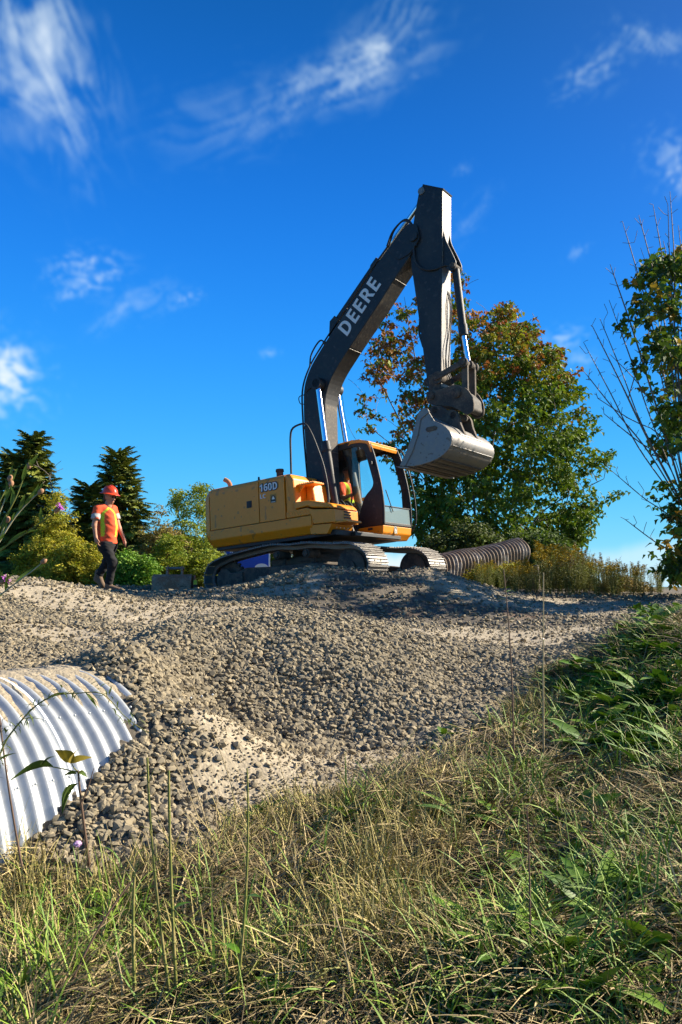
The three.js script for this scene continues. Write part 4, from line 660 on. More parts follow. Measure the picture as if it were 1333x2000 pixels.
// arm cylinder and pipes along the top of the boom
const ram = (name, a, b, c, rBarrel, rRod, parent) => { const g = new THREE.Group(); g.name = name; parent.add(g); const d = b.clone().sub(a).normalize(); X('barrel', join([rod(a, b, rBarrel, rBarrel, 22), rod(b.clone().addScaledVector(d, -0.16), b.clone().addScaledVector(d, 0.012), rBarrel * 1.22, rBarrel * 1.18, 22), rod(b.clone().addScaledVector(d, -0.2), b.clone().addScaledVector(d, -0.16), rBarrel * 1.05, rBarrel * 1.22, 22)]), MAT.black, g); X('rod', rod(b, c, rRod, rRod, 18), MAT.chrome, g); return g; };
ram('arm_cylinder', V(0.62, 5.3, 0), V(1.66, 6.2, 0), V(2.74, 7.08, 0), 0.075, 0.048, boom);
X('cylinder_bracket', join([prism([[0.45, 4.9], [0.5, 5.3], [0.62, 5.38], [0.7, 5.3], [0.78, 5.15]], 0.08, 0.11, 0.004), prism([[0.45, 4.9], [0.5, 5.3], [0.62, 5.38], [0.7, 5.3], [0.78, 5.15]], -0.11, -0.08, 0.004)]), MAT.black, boom);
for (const [z, o] of [[0.15, 0.03], [0.12, 0.05], [-0.14, 0.03]]) X('pipe', tube([[-0.2, 2.2], [-0.24, 3.4], [-0.2, 4.1], [0.0, 4.48], [0.34, 4.84], [1.0, 5.44], [1.6, 5.99], [2.0, 6.32]].map(([x, y]) => V(x - o * 0.7, y + o * 0.7, z)), 0.014, 50, 6), MAT.rubber, boom);
X('hose', tube([V(0.0, 4.5, 0.17), V(0.06, 4.72, 0.18), V(0.3, 4.95, 0.17), V(0.4, 4.88, 0.16)], 0.016, 20, 6), MAT.rubber, boom);
X('hose', tube([V(-0.14, 3.95, 0.2), V(-0.27, 3.92, 0.22), V(-0.24, 3.78, 0.22), V(-0.15, 3.76, 0.2)], 0.009, 16, 6), MAT.rubber, boom);
X('hose', tube([V(-0.12, 3.98, 0.2), V(0.0, 4.04, 0.21), V(0.2, 4.05, 0.22)], 0.009, 12, 6), MAT.rubber, boom);
for (const [x, y, z] of [[-0.2, 3.3, 0.17], [-0.18, 2.6, 0.17], [-0.18, 2.2, 0.17], [0.4, 4.87, 0.17], [0.95, 5.38, 0.17]]) X('pipe_clamp', boxGeo(x, y, z, 0.07, 0.05, 0.07, 0.01), MAT.rubber, boom);
for (const [o, w] of [[0, 0.17], [0.05, 0.11], [0.03, -0.15]]) X('hose', tube([V(1.95, 6.32, w), V(2.1, 6.56 + o, w), V(2.34, 6.68 + o, w), V(2.5, 6.55, w + 0.02), V(2.58, 6.1, w + 0.02)], 0.017, 26, 7), MAT.rubber, boom);
// the two boom cylinders
for (const s of [1, -1]) {
  const g = ram('boom_cylinder', V(0.66, 1.3, 0.4 * s), V(0.41, 2.86, 0.34 * s), V(0.28, 4.03, 0.31 * s), 0.078, 0.05, excavator);
  X('end_eye', join([rod(V(0.66, 1.3, 0.3 * s), V(0.66, 1.3, 0.5 * s), 0.1, 0.1, 18), rod(V(0.28, 4.05, 0.24 * s), V(0.28, 4.05, 0.38 * s), 0.085, 0.085, 18)]), MAT.black, g);
  X('feed_pipe', tube([V(0.55, 1.4, 0.49 * s), V(0.46, 2.0, 0.46 * s), V(0.37, 2.6, 0.44 * s), V(0.38, 2.72, 0.4 * s)], 0.012, 16, 6), MAT.rubber, g);
}
X('boom_bracket', join([prism(rounded([[-0.3, 1.05], [-0.2, 1.6], [0.05, 1.78], [0.3, 1.6], [0.85, 1.3], [0.9, 1.05]], 0.06), 0.22, 0.27, 0.006), prism(rounded([[-0.3, 1.05], [-0.2, 1.6], [0.05, 1.78], [0.3, 1.6], [0.85, 1.3], [0.9, 1.05]], 0.06), -0.27, -0.22, 0.006)]), MAT.black);
for (let k = 0; k < 6; k++) { const z = 0.2 - k * 0.075, h = 1.72 + 0.05 * Math.sin(k * 2.1); X('hydraulic_hose', tube([V(0.36, 1.35, z), V(0.42, h - 0.08, z), V(0.52, h, z + 0.01), V(0.62, h - 0.1, z), V(0.68, 1.4, z - 0.02), V(0.6, 1.1, z - 0.02)], 0.022, 26, 8), MAT.rubber); X('hose_fitting', rod(V(0.655, 1.56, z), V(0.67, 1.47, z), 0.027, 0.027, 10), MAT.shoe); }
for (let k = 0; k < 3; k++) X('hydraulic_hose', tube([V(0.3, 1.5, 0.42 - k * 0.05), V(0.34, 1.72, 0.44 - k * 0.05), V(0.44, 1.76, 0.44 - k * 0.05), V(0.52, 1.6, 0.44 - k * 0.05)], 0.022, 16, 8), MAT.rubber);

// --- arm
const arm = new THREE.Group(); arm.name = 'arm'; excavator.add(arm);
X('arm_box', prism(rounded([[2.68, 7.05, 0.05], [2.72, 7.17, 0.06], [2.8, 7.2, 0.06], [3.165, 6.97, 0.01], [3.1, 6.22, 0], [3.02, 5.39, 0], [2.89, 3.93, 0], [2.84, 3.4, 0.03], [2.62, 3.3, 0.05], [2.58, 3.55, 0.05], [2.53, 4.4, 0.2], [2.47, 5.3, 0.3], [2.42, 5.9, 0.2], [2.5, 6.45, 0.3]], 0.05), -0.165, 0.165, 0.006), MAT.black, arm);
{                                                                    // front face in paler steel than the sides: sun glare put into its colour
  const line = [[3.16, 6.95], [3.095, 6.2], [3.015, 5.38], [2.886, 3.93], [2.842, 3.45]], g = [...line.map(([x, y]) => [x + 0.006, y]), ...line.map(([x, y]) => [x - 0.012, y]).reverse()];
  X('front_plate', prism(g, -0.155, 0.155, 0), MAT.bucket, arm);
}
X('arm_cap', prism([[2.78, 7.19], [3.18, 6.96], [3.19, 6.98], [2.79, 7.22]], -0.17, 0.17, 0.004), MAT.black, arm);
X('pin', join([rod(V(2.75, 7.1, -0.19), V(2.75, 7.1, 0.19), 0.04, 0.04, 16), rod(V(2.75, 7.1, 0.16), V(2.75, 7.1, 0.185), 0.07, 0.065, 16)]), MAT.shoe, arm);
X('pin', rod(V(2.55, 6.28, -0.25), V(2.55, 6.28, 0.25), 0.09, 0.09, 20), MAT.black, arm);
for (const z of [0.09, -0.12]) X('cylinder_ear', prism(rounded([[3.09, 6.36], [3.13, 6.05], [3.24, 5.76], [3.3, 5.58, 0.05], [3.26, 5.46, 0.05], [3.18, 5.44, 0.05], [3.03, 5.6], [3.05, 5.9]], 0.08), z, z + 0.035, 0.006), MAT.black, arm);
X('pin', rod(V(3.23, 5.54, -0.15), V(3.23, 5.54, 0.15), 0.05, 0.05, 16), MAT.dirtySteel, arm);
ram('bucket_cylinder', V(3.22, 5.5, 0), V(3.27, 4.3, 0), V(3.32, 3.76, 0), 0.068, 0.042, arm);
X('hose_rail', prism(rounded([[2.53, 4.85], [2.44, 4.8, 0.03], [2.4, 4.55, 0.05], [2.47, 4.25, 0.04], [2.56, 4.3]], 0.03), 0.02, 0.045, 0.003, [[[2.44, 4.7], [2.47, 4.7], [2.47, 4.67], [2.44, 4.67]], [[2.44, 4.56], [2.48, 4.56], [2.48, 4.52], [2.44, 4.52]], [[2.48, 4.42], [2.51, 4.42], [2.51, 4.38], [2.48, 4.38]]]), MAT.black, arm);
X('hose', tube([V(2.52, 6.2, 0.2), V(2.55, 5.8, 0.2), V(2.7, 5.62, 0.19), V(2.92, 5.55, 0.185), V(3.08, 5.58, 0.14), V(3.16, 5.56, 0.1)], 0.02, 30, 7), MAT.rubber, arm);
for (const o of [0, 0.05]) X('hose', tube([V(3.0, 5.2, -0.1 + o), V(3.03, 4.95, -0.1 + o), V(2.98, 4.5, -0.1 + o), V(2.95, 4.1, -0.04 + o * 2), V(2.9, 3.75, -0.06 + o * 2), V(2.96, 3.55, -0.06 + o), V(3.0, 3.3, -0.05 + o)], 0.01, 30, 6), MAT.rubber, arm);
X('lower_boss', join([rod(V(2.8, 3.6, -0.21), V(2.8, 3.6, 0.21), 0.11, 0.11, 22), rod(V(2.68, 3.34, -0.2), V(2.68, 3.34, 0.2), 0.09, 0.09, 20), boxGeo(2.72, 3.5, 0, 0.22, 0.4, 0.36, 0.03), rod(V(2.52, 3.62, -0.06), V(2.52, 3.62, 0.06), 0.075, 0.075, 16)]), MAT.dirtySteel, arm);
const bar = (a, b, w, z0, z1) => { const d = [b[0] - a[0], b[1] - a[1]], l = Math.hypot(...d), n = [-d[1] / l * w, d[0] / l * w], e = [d[0] / l * w, d[1] / l * w]; return prism(rounded([[a[0] + n[0] - e[0], a[1] + n[1] - e[1]], [b[0] + n[0] + e[0], b[1] + n[1] + e[1]], [b[0] - n[0] + e[0], b[1] - n[1] + e[1]], [a[0] - n[0] - e[0], a[1] - n[1] - e[1]]], w * 0.9, 4), z0, z1, 0.006); };
for (const z of [0.19, -0.235]) X('link', bar([2.8, 3.6], [3.32, 3.74], 0.05, z, z + 0.045), MAT.dirtySteel, arm);
for (const z of [0.11, -0.165]) X('power_link', bar([3.32, 3.74], [3.28, 3.17], 0.055, z, z + 0.055), MAT.dirtySteel, arm);
X('pin', join([rod(V(3.32, 3.74, -0.26), V(3.32, 3.74, 0.26), 0.055, 0.055, 16), ...[-0.2, 0, 0.2].map((z) => rod(V(3.32, 3.74, z - 0.03), V(3.32, 3.74, z + 0.03), 0.085, 0.085, 18))]), MAT.dirtySteel, arm);

// --- quick coupler and bucket
const coupler = new THREE.Group(); coupler.name = 'coupler'; excavator.add(coupler);
const couplerSide = rounded([[2.58, 3.4, 0.06], [2.8, 3.38], [3.16, 3.4, 0.08], [3.36, 3.28, 0.12], [3.46, 3.06, 0.1], [3.44, 2.86, 0.06], [3.3, 2.82, 0.05], [3.2, 2.92], [3.05, 3.02], [2.8, 3.1], [2.6, 3.16, 0.06], [2.55, 3.28, 0.06]], 0.05);
for (const z of [0.17, -0.21]) X('side_plate', prism(couplerSide, z, z + 0.04, 0.008), MAT.dirtySteel, coupler);
X('front_block', join([prism(rounded([[3.3, 3.26], [3.42, 3.1], [3.43, 2.9], [3.34, 2.86], [3.2, 2.98], [3.1, 3.1]], 0.04), -0.17, 0.17, 0.006)]), MAT.dusty, coupler);
for (const [x, y, r] of [[2.67, 3.3, 0.07], [3.16, 3.24, 0.085], [2.74, 3.02, 0.08], [3.08, 2.86, 0.085]]) X('pin', join([rod(V(x, y, -0.26), V(x, y, 0.26), r * 0.75, r * 0.75, 18), rod(V(x, y, 0.215), V(x, y, 0.25), r, r, 18)]), MAT.dirtySteel, coupler);
const bucket = new THREE.Group(); bucket.name = 'bucket'; excavator.add(bucket);
const profile = new THREE.CatmullRomCurve3([[2.78, 2.84], [2.975, 2.7], [3.17, 2.575], [3.285, 2.42], [3.295, 2.3], [3.22, 2.17], [3.06, 2.07], [2.81, 2.012], [2.52, 2.005], [2.29, 2.05]].map(([x, y]) => V(x, y, 0)), false, 'centripetal').getPoints(48).map((p) => [p.x, p.y]);
const inner = profile.map(([x, y], i) => { const a = profile[Math.max(0, i - 1)], b = profile[Math.min(profile.length - 1, i + 1)], l = Math.hypot(b[0] - a[0], b[1] - a[1]); return [x + (b[1] - a[1]) / l * 0.02, y - (b[0] - a[0]) / l * 0.02]; });
X('shell', prism([...profile, ...inner.reverse()], -0.76, 0.76, 0), MAT.bucket, bucket);
for (const s of [1, -1]) {
  const z0 = s > 0 ? 0.755 : -0.785;
  const wall = X('side_wall', prism(rounded([...profile.slice(6).filter((p, i) => i % 3 === 0 || i > 40), [2.42, 2.22], [2.56, 2.46], [2.66, 2.7], [2.72, 2.86, 0.05], [2.82, 2.92, 0.05], [2.9, 2.87, 0.04]], 0.004), z0, z0 + 0.03, 0.004), MAT.bucket, bucket);
  X('side_cutter', prism(rounded([[2.29, 2.05], [2.4, 2.025], [2.56, 2.25], [2.69, 2.52], [2.76, 2.76], [2.93, 2.85], [2.9, 2.92, 0.04], [2.79, 2.93, 0.04], [2.71, 2.86], [2.65, 2.7], [2.55, 2.46], [2.41, 2.22]], 0.015), s > 0 ? 0.785 : -0.805, s > 0 ? 0.805 : -0.785, 0.004), MAT.bucket, wall);
  X('maker_plate', prism(rounded([[2.86, 2.6], [3.02, 2.6], [3.05, 2.565], [3.02, 2.525], [2.86, 2.525], [2.83, 2.565]], 0.01), s > 0 ? 0.785 : -0.8, s > 0 ? 0.8 : -0.785, 0.003), MAT.dirtySteel, wall);
}
X('cutting_edge', prism(rounded([[2.2, 2.055], [2.33, 2.03], [2.46, 2.0], [2.46, 1.985], [2.3, 2.005]], 0.005), -0.8, 0.8, 0.003), MAT.bucket, bucket);
for (let k = 0; k < 5; k++) { const i = 33 + k * 3, [x, y] = profile[i], [bx, by] = profile[i + 1], a = Math.atan2(by - y, bx - x); const g = boxGeo(0, 0, 0, 0.075, 0.018, 1.46, 0.004); g.rotateZ(a); g.translate(x + Math.sin(a) * -0.0 - Math.sin(a) * 0, y - 0.004, 0); const o = [Math.sin(-a), 0]; g.translate(-(by - y) / Math.hypot(bx - x, by - y) * 0.008, (bx - x) / Math.hypot(bx - x, by - y) * 0.008, 0); X('wear_strip', g, MAT.dusty, bucket); }
X('edge_weld', join([rod(V(profile[24][0] + 0.006, profile[24][1], -0.74), V(profile[24][0] + 0.006, profile[24][1], 0.74), 0.012, 0.012, 6)]), MAT.bucket, bucket);
for (const z of [0.19, -0.26]) X('ear', prism(rounded([[2.6, 3.05, 0.08], [2.7, 3.12, 0.08], [2.84, 3.08], [2.98, 2.96], [3.1, 2.96, 0.08], [3.18, 2.86, 0.06], [3.2, 2.7], [3.28, 2.46], [3.15, 2.56], [2.95, 2.66], [2.76, 2.8], [2.64, 2.94]], 0.04), z, z + 0.07, 0.008), MAT.dirtySteel, bucket);
X('backing_plate', prism([[2.8, 2.845], [2.99, 2.712], [3.18, 2.59], [3.27, 2.48], [3.275, 2.46], [3.26, 2.45], [3.16, 2.56], [2.97, 2.68], [2.79, 2.82]], -0.42, 0.42, 0.002), MAT.bucket, bucket);
// ------------------------------------------------------------------ people: smooth bodies from tapered bones
function boneDistance(p, a, b, ra, rb, flat) {
  const bx = b.x - a.x, by = b.y - a.y, bz = b.z - a.z, px = p[0] - a.x, py = p[1] - a.y, pz = p[2] - a.z, l = bx * bx + by * by + bz * bz || 1e-9;
  const t = clamp((px * bx + py * by + pz * bz) / l, 0, 1); let dx = px - bx * t, dy = py - by * t, dz = pz - bz * t;
  if (flat) { const k = dx * flat.x + dy * flat.y + dz * flat.z, f = flat.s - 1; dx += flat.x * k * f; dy += flat.y * k * f; dz += flat.z * k * f; }
  return Math.sqrt(dx * dx + dy * dy + dz * dz) - mix(ra, rb, t);
}
function blend(a, b, k) { const h = clamp(0.5 + 0.5 * (b - a) / k, 0, 1); return mix(b, a, h) - k * h * (1 - h); }
function skin(bones, cell, k = 0.03, extra) {                       // surface nets over the blended distance
  const lo = V(1e9, 1e9, 1e9), hi = V(-1e9, -1e9, -1e9);
  for (const [a, b, ra, rb] of bones) { const m = Math.max(ra, rb) * 1.5 + cell * 3; for (const q of [a, b]) { lo.min(q.clone().addScalar(-m)); hi.max(q.clone().addScalar(m)); } }
  const n = [0, 1, 2].map((i) => Math.ceil((hi.getComponent(i) - lo.getComponent(i)) / cell) + 1), f = new Float32Array(n[0] * n[1] * n[2]).fill(1);
  const ball = bones.map(([a, b, ra, rb]) => [(a.x + b.x) / 2, (a.y + b.y) / 2, (a.z + b.z) / 2, a.distanceTo(b) / 2 + Math.max(ra, rb) + k]);
  const dist = (p) => { let d = 1; for (let i = 0; i < bones.length; i++) { const s = ball[i], r = Math.hypot(p[0] - s[0], p[1] - s[1], p[2] - s[2]) - s[3]; if (r > Math.min(d, 0.06)) continue; const [a, b, ra, rb, flat, kk] = bones[i]; const e = boneDistance(p, a, b, ra, rb, flat); d = d === 1 ? e : blend(d, e, kk ?? k); } return extra ? extra(p, d) : d; };
  for (let z = 0; z < n[2]; z++) for (let y = 0; y < n[1]; y++) for (let x = 0; x < n[0]; x++) f[(z * n[1] + y) * n[0] + x] = dist([lo.x + x * cell, lo.y + y * cell, lo.z + z * cell]);
  const id = new Int32Array(f.length).fill(-1), pos = [], idx = [], at_ = (x, y, z) => (z * n[1] + y) * n[0] + x;
  for (let z = 0; z + 1 < n[2]; z++) for (let y = 0; y + 1 < n[1]; y++) for (let x = 0; x + 1 < n[0]; x++) {
    let s = [0, 0, 0], c = 0, neg = 0; const v = [];
    for (let q = 0; q < 8; q++) { const w = f[at_(x + (q & 1), y + ((q >> 1) & 1), z + (q >> 2))]; v.push(w); if (w < 0) neg++; }
    if (neg === 0 || neg === 8) continue;
    for (const [a, b] of [[0, 1], [2, 3], [4, 5], [6, 7], [0, 2], [1, 3], [4, 6], [5, 7], [0, 4], [1, 5], [2, 6], [3, 7]]) if ((v[a] < 0) !== (v[b] < 0)) { const t = v[a] / (v[a] - v[b]); s[0] += mix(a & 1, b & 1, t); s[1] += mix((a >> 1) & 1, (b >> 1) & 1, t); s[2] += mix(a >> 2, b >> 2, t); c++; }
    id[at_(x, y, z)] = pos.length / 3; pos.push(lo.x + (x + s[0] / c) * cell, lo.y + (y + s[1] / c) * cell, lo.z + (z + s[2] / c) * cell);
  }
  const quad = (a, b, c, d, flip) => { if (a < 0 || b < 0 || c < 0 || d < 0) return; if (flip) idx.push(a, c, b, b, c, d); else idx.push(a, b, c, b, d, c); };
  for (let z = 1; z + 1 < n[2]; z++) for (let y = 1; y + 1 < n[1]; y++) for (let x = 1; x + 1 < n[0]; x++) {
    const o = f[at_(x, y, z)] < 0;
    if (o !== f[at_(x + 1, y, z)] < 0) quad(id[at_(x, y - 1, z - 1)], id[at_(x, y, z - 1)], id[at_(x, y - 1, z)], id[at_(x, y, z)], !o);
    if (o !== f[at_(x, y + 1, z)] < 0) quad(id[at_(x - 1, y, z - 1)], id[at_(x, y, z - 1)], id[at_(x - 1, y, z)], id[at_(x, y, z)], o);
    if (o !== f[at_(x, y, z + 1)] < 0) quad(id[at_(x - 1, y - 1, z)], id[at_(x, y - 1, z)], id[at_(x - 1, y, z)], id[at_(x, y, z)], !o);
  }
  return meshFrom(pos, idx);
}
function paint(g, colour) { const p = g.attributes.position, c = []; for (let i = 0; i < p.count; i++) c.push(...colour(p.getX(i), p.getY(i), p.getZ(i))); g.setAttribute('color', new THREE.Float32BufferAttribute(c, 3)); return g; }
MAT.skin = material({ color: RGB(0.4, 0.18, 0.1), roughness: 0.6 });
MAT.shirt = material({ vertexColors: true, roughness: 0.85 });
MAT.trousers = material({ color: RGB(0.006, 0.0055, 0.007), roughness: 0.9 });
MAT.boot = material({ map: paintMap([0.09, 0.05, 0.03], [0.25, 0.18, 0.11], 0.7, 470, 0.3), roughness: 0.85 });
MAT.helmet = material({ color: RGB(0.65, 0.055, 0.014), roughness: 0.35 });
MAT.hair = material({ color: RGB(0.05, 0.025, 0.015), roughness: 0.8 });
MAT.lens = material({ color: RGB(0.01, 0.01, 0.012), roughness: 0.15 });
const ORANGE = [0.7, 0.085, 0.022], LIME = [0.42, 0.55, 0.02], SILVER = [0.36, 0.36, 0.34];
function handBones(wrist, tip, side, palmN) {                       // relaxed half-closed hand hanging from the wrist
  const d = tip.clone().sub(wrist).normalize(), s = side.clone().normalize(), n = palmN.clone().normalize(), out = [], P = (a, b, c) => wrist.clone().addScaledVector(d, a).addScaledVector(s, b).addScaledVector(n, c);
  out.push([P(0, 0, 0), P(0.08, 0, 0), 0.024, 0.03], [P(0.05, 0.018, 0), P(0.085, 0.028, 0), 0.018, 0.012], [P(0.05, -0.018, 0), P(0.085, -0.028, 0), 0.018, 0.012]);
  [[0.03, 0.082], [0.01, 0.09], [-0.01, 0.086], [-0.029, 0.07]].forEach(([b, l]) => { const k0 = P(0.085, b, 0), k1 = P(0.085 + l * 0.42, b, 0.008), k2 = P(0.085 + l * 0.72, b * 0.95, 0.028), k3 = P(0.085 + l * 0.8, b * 0.9, 0.05); out.push([k0, k1, 0.0095, 0.009, null, 0.008], [k1, k2, 0.009, 0.0085, null, 0.004], [k2, k3, 0.0085, 0.0075, null, 0.004]); });
  const t0 = P(0.025, 0.024, 0.005), t1 = P(0.055, 0.045, 0.014), t2 = P(0.09, 0.05, 0.028); out.push([t0, t1, 0.014, 0.0115, null, 0.01], [t1, t2, 0.0115, 0.009, null, 0.004]);
  return out;
}
function headBones(c, face, up) {                                    // c: middle of the head, face: where it looks
  const r = face.clone().cross(up).normalize(), P = (f, u, s) => c.clone().addScaledVector(face, f).addScaledVector(up, u).addScaledVector(r, s), b = [];
  b.push([P(-0.015, 0.035, 0), P(0.01, 0.03, 0), 0.088, 0.085], [P(0.035, -0.03, 0), P(0.05, -0.085, 0), 0.06, 0.035], [P(0.0, -0.02, 0.02), P(0.035, -0.08, 0.02), 0.058, 0.03], [P(0.0, -0.02, -0.02), P(0.035, -0.08, -0.02), 0.058, 0.03]);
  b.push([P(0.09, 0.008, 0), P(0.108, -0.035, 0), 0.009, 0.014, null, 0.012], [P(0.095, -0.038, 0.012), P(0.095, -0.038, -0.012), 0.008, 0.008, null, 0.01]);        // nose
  b.push([P(0.088, -0.062, 0.02), P(0.088, -0.062, -0.02), 0.008, 0.008, null, 0.006], [P(0.084, -0.076, 0.018), P(0.084, -0.076, -0.018), 0.009, 0.009, null, 0.006]);   // lips
  for (const s of [1, -1]) b.push([P(-0.012, 0.015, 0.083 * s), P(-0.008, -0.03, 0.08 * s), 0.013, 0.009, null, 0.006], [P(0.07, 0.022, 0.035 * s), P(0.075, 0.022, 0.03 * s), 0.018, 0.018, null, 0.01]);
  return { bones: b, P };
}
function hardHat(parent, P, face, up) {
  const r = face.clone().cross(up).normalize(), m = new THREE.Matrix4().makeBasis(face, up, r.clone()), base = P(-0.008, 0.058, 0);
  const dome = new THREE.SphereGeometry(1, 32, 14, 0, Math.PI * 2, 0, Math.PI / 2); dome.scale(0.14, 0.135, 0.116);
  const brim = new THREE.LatheGeometry([[0.85, 0.03], [0.97, 0.012], [1.12, 0.0], [1.27, -0.01], [1.27, -0.018], [1.1, -0.01], [0.9, 0.0]].map(([x, y]) => new THREE.Vector2(x, y)), 40); brim.scale(0.142, 1, 0.12);
  const ridges = [0, 0.045, -0.045].map((z) => tube([V(-0.125, 0.05, z * 0.8), V(-0.08, 0.1, z), V(0, 0.137 - Math.abs(z) * 0.25, z), V(0.08, 0.1 - Math.abs(z) * 0.2, z), V(0.125, 0.045, z * 0.8)], z ? 0.008 : 0.014, 18, 6));
  const g = join([dome, brim, ...ridges]); g.applyMatrix4(m); g.translate(base.x, base.y, base.z); part('hard_hat', g, MAT.helmet, parent);
}
{
  const D = 12.7, foot = at(215, 1158, D), depth = D, o = V(foot.x, height(foot.x, foot.z), foot.z);
  const J = (px, py, dz = 0) => at(px, py, depth + dz).sub(o);        // joints read off the photograph
  const worker = thing('person', 'worker in orange hard hat and orange shirt walking beside the gravel heap', 'person', o);
  const face = V(0.88, -0.16, 0.42).normalize(), up = V(0.16, 0.97, 0.06); up.addScaledVector(face, -up.dot(face)).normalize();
  const headC = J(214.8, 971), hd = headBones(headC, face, up), neck = J(211.5, 989), chestN = V(0.72, 0.1, 0.69).normalize();
  const shoulderN = J(190.5, 994, -0.14), elbowN = J(184.6, 1027, -0.18), wristN = J(187.5, 1049, -0.2), handN = J(190, 1061, -0.2);
  const shoulderF = J(222, 995, 0.14), elbowF = J(233, 1032, 0.16), wristF = J(243, 1053, 0.08), handF = J(245, 1063, 0.04);
  const chest = J(206.5, 1003), belly = J(210, 1035), hips = J(211, 1062), hipN = J(204.5, 1066, -0.1), hipF = J(216, 1066, 0.1);
  const kneeS = J(220.5, 1099, -0.06), ankleS = J(213, 1140, 0.0), kneeB = J(210, 1098, 0.12), ankleB = J(193, 1124, 0.14);
  const ground = -0.0;
  const body = skin([...hd.bones, [headC.clone().addScaledVector(up, -0.06), neck, 0.055, 0.06], [neck, chest, 0.062, 0.1], [shoulderN, elbowN, 0.05, 0.041], [elbowN, wristN, 0.04, 0.027], [shoulderF, elbowF, 0.05, 0.041], [elbowF, wristF, 0.04, 0.027], ...handBones(wristN, handN, V(0.5, 0, 0.8), V(0.8, 0, -0.4)), ...handBones(wristF, handF, V(0.3, 0.2, 0.9), V(-0.3, 0, -0.9))], 0.0075, 0.022);
  part('body', body, MAT.skin, worker);
  const hem = J(0, 1062).y;
  const shirt = skin([[J(199, 994, -0.06), J(216, 996, 0.06), 0.09, 0.09], [chest, belly, 0.14, 0.15], [J(212, 1010), J(215, 1030), 0.125, 0.138], [belly, J(210, 1070), 0.15, 0.158], [shoulderN, shoulderN.clone().lerp(elbowN, 0.62), 0.07, 0.074], [shoulderF, shoulderF.clone().lerp(elbowF, 0.55), 0.07, 0.073]], 0.011, 0.045, (p, d) => {
    let e = d + 0.011 * noise(p[0] * 7, p[1] * 16 + p[0] * 6, p[2] * 7); e = Math.max(e, (hem - 0.012 * (p[0]) / 0.2) - p[1]);
    const q = V(p[0], p[1], p[2]).sub(neck), r = Math.hypot(q.x, q.z); if (r < 0.075 && q.y > -0.08) e = Math.max(e, 0.075 - r);
    for (const [s, el, t] of [[shoulderN, elbowN, 0.62], [shoulderF, elbowF, 0.55]]) { const ax = el.clone().sub(s), l = ax.length(), w = V(p[0], p[1], p[2]).sub(s), a = w.dot(ax) / l, off = w.clone().addScaledVector(ax, -a / l).length(); if (off < 0.12 && a > l * t) { const torso = boneDistance(p, chest, belly, 0.165, 0.17); if (torso > 0.0) e = Math.max(e, a - l * t); } }
    return e;
  });
  const across = chestN.clone().cross(V(0, 1, 0)).normalize();
  part('shirt', paint(shirt, (x, y, z) => {
    const q = V(x, y, z), a = q.clone().sub(chest).dot(across), f = q.clone().sub(chest).dot(chestN), arm = Math.min(q.distanceTo(shoulderN.clone().lerp(elbowN, 0.5)), q.distanceTo(shoulderF.clone().lerp(elbowF, 0.45)));
    const cuff = Math.min(boneDistance([x, y, z], shoulderN.clone().lerp(elbowN, 0.43), shoulderN.clone().lerp(elbowN, 0.49), 0.075, 0.075), boneDistance([x, y, z], shoulderF.clone().lerp(elbowF, 0.38), shoulderF.clone().lerp(elbowF, 0.46), 0.075, 0.075));
    if (cuff < 0.004 && arm < 0.12) return SILVER;
    if (f > 0.045 && Math.abs(Math.abs(a) - (0.105 - 0.12 * smooth(0, 0.16, q.y - chest.y + 0.03))) < 0.021 && q.y > belly.y - 0.12) return LIME;
    return ORANGE;
  }), MAT.shirt, worker);
  const trousers = skin([[hipN, kneeS, 0.105, 0.074], [kneeS, ankleS, 0.072, 0.064], [hipF, kneeB, 0.105, 0.076], [kneeB, ankleB.clone().lerp(kneeB, 0.1), 0.074, 0.066], [J(208, 1064, -0.05), J(213, 1065, 0.05), 0.135, 0.135]], 0.011, 0.04, (p, d) => Math.max(d + 0.01 * noise(p[0] * 10, p[1] * 22 + p[0] * 8, p[2] * 10), p[1] - hem - 0.03));
  part('trousers', trousers, MAT.trousers, worker);
  const boot = (ankle, toe, heel) => skin([[ankle.clone().add(V(0, 0.05, 0)), ankle, 0.062, 0.058], [ankle, heel, 0.055, 0.046], [heel, toe, 0.045, 0.042], [ankle, toe, 0.05, 0.04]], 0.008, 0.02);
  const yS = 0.042; part('boot', boot(V(ankleS.x, 0.1, ankleS.z), V(ankleS.x + 0.19, yS, ankleS.z + 0.05), V(ankleS.x - 0.02, yS, ankleS.z)), MAT.boot, worker);
  part('boot', boot(ankleB, J(201, 1147, 0.1).add(V(0, 0.03, 0)), J(189, 1131, 0.14)), MAT.boot, worker);
  hardHat(worker, hd.P, face, up);
  part('hair', skin([[hd.P(-0.05, 0.0, 0), hd.P(-0.075, -0.06, 0), 0.055, 0.04], [hd.P(-0.03, 0.0, 0.05), hd.P(-0.05, -0.05, 0.045), 0.042, 0.03], [hd.P(-0.03, 0.0, -0.05), hd.P(-0.05, -0.05, -0.045), 0.042, 0.03]], 0.008, 0.03), MAT.hair, worker);
  const lens = (s) => { const g = new THREE.SphereGeometry(1, 12, 8); g.scale(0.008, 0.019, 0.026); g.applyMatrix4(new THREE.Matrix4().makeBasis(face, up, face.clone().cross(up))); const p = hd.P(0.092, 0.008, 0.032 * s); g.translate(p.x, p.y, p.z); return g; };
  part('sunglasses', join([lens(1), lens(-1), ...[1, -1].map((s) => rod(hd.P(0.09, 0.014, 0.055 * s), hd.P(-0.01, 0.012, 0.088 * s), 0.004, 0.004, 6)), rod(hd.P(0.1, 0.012, 0.012), hd.P(0.1, 0.012, -0.012), 0.003, 0.003, 6)]), MAT.lens, worker);
}
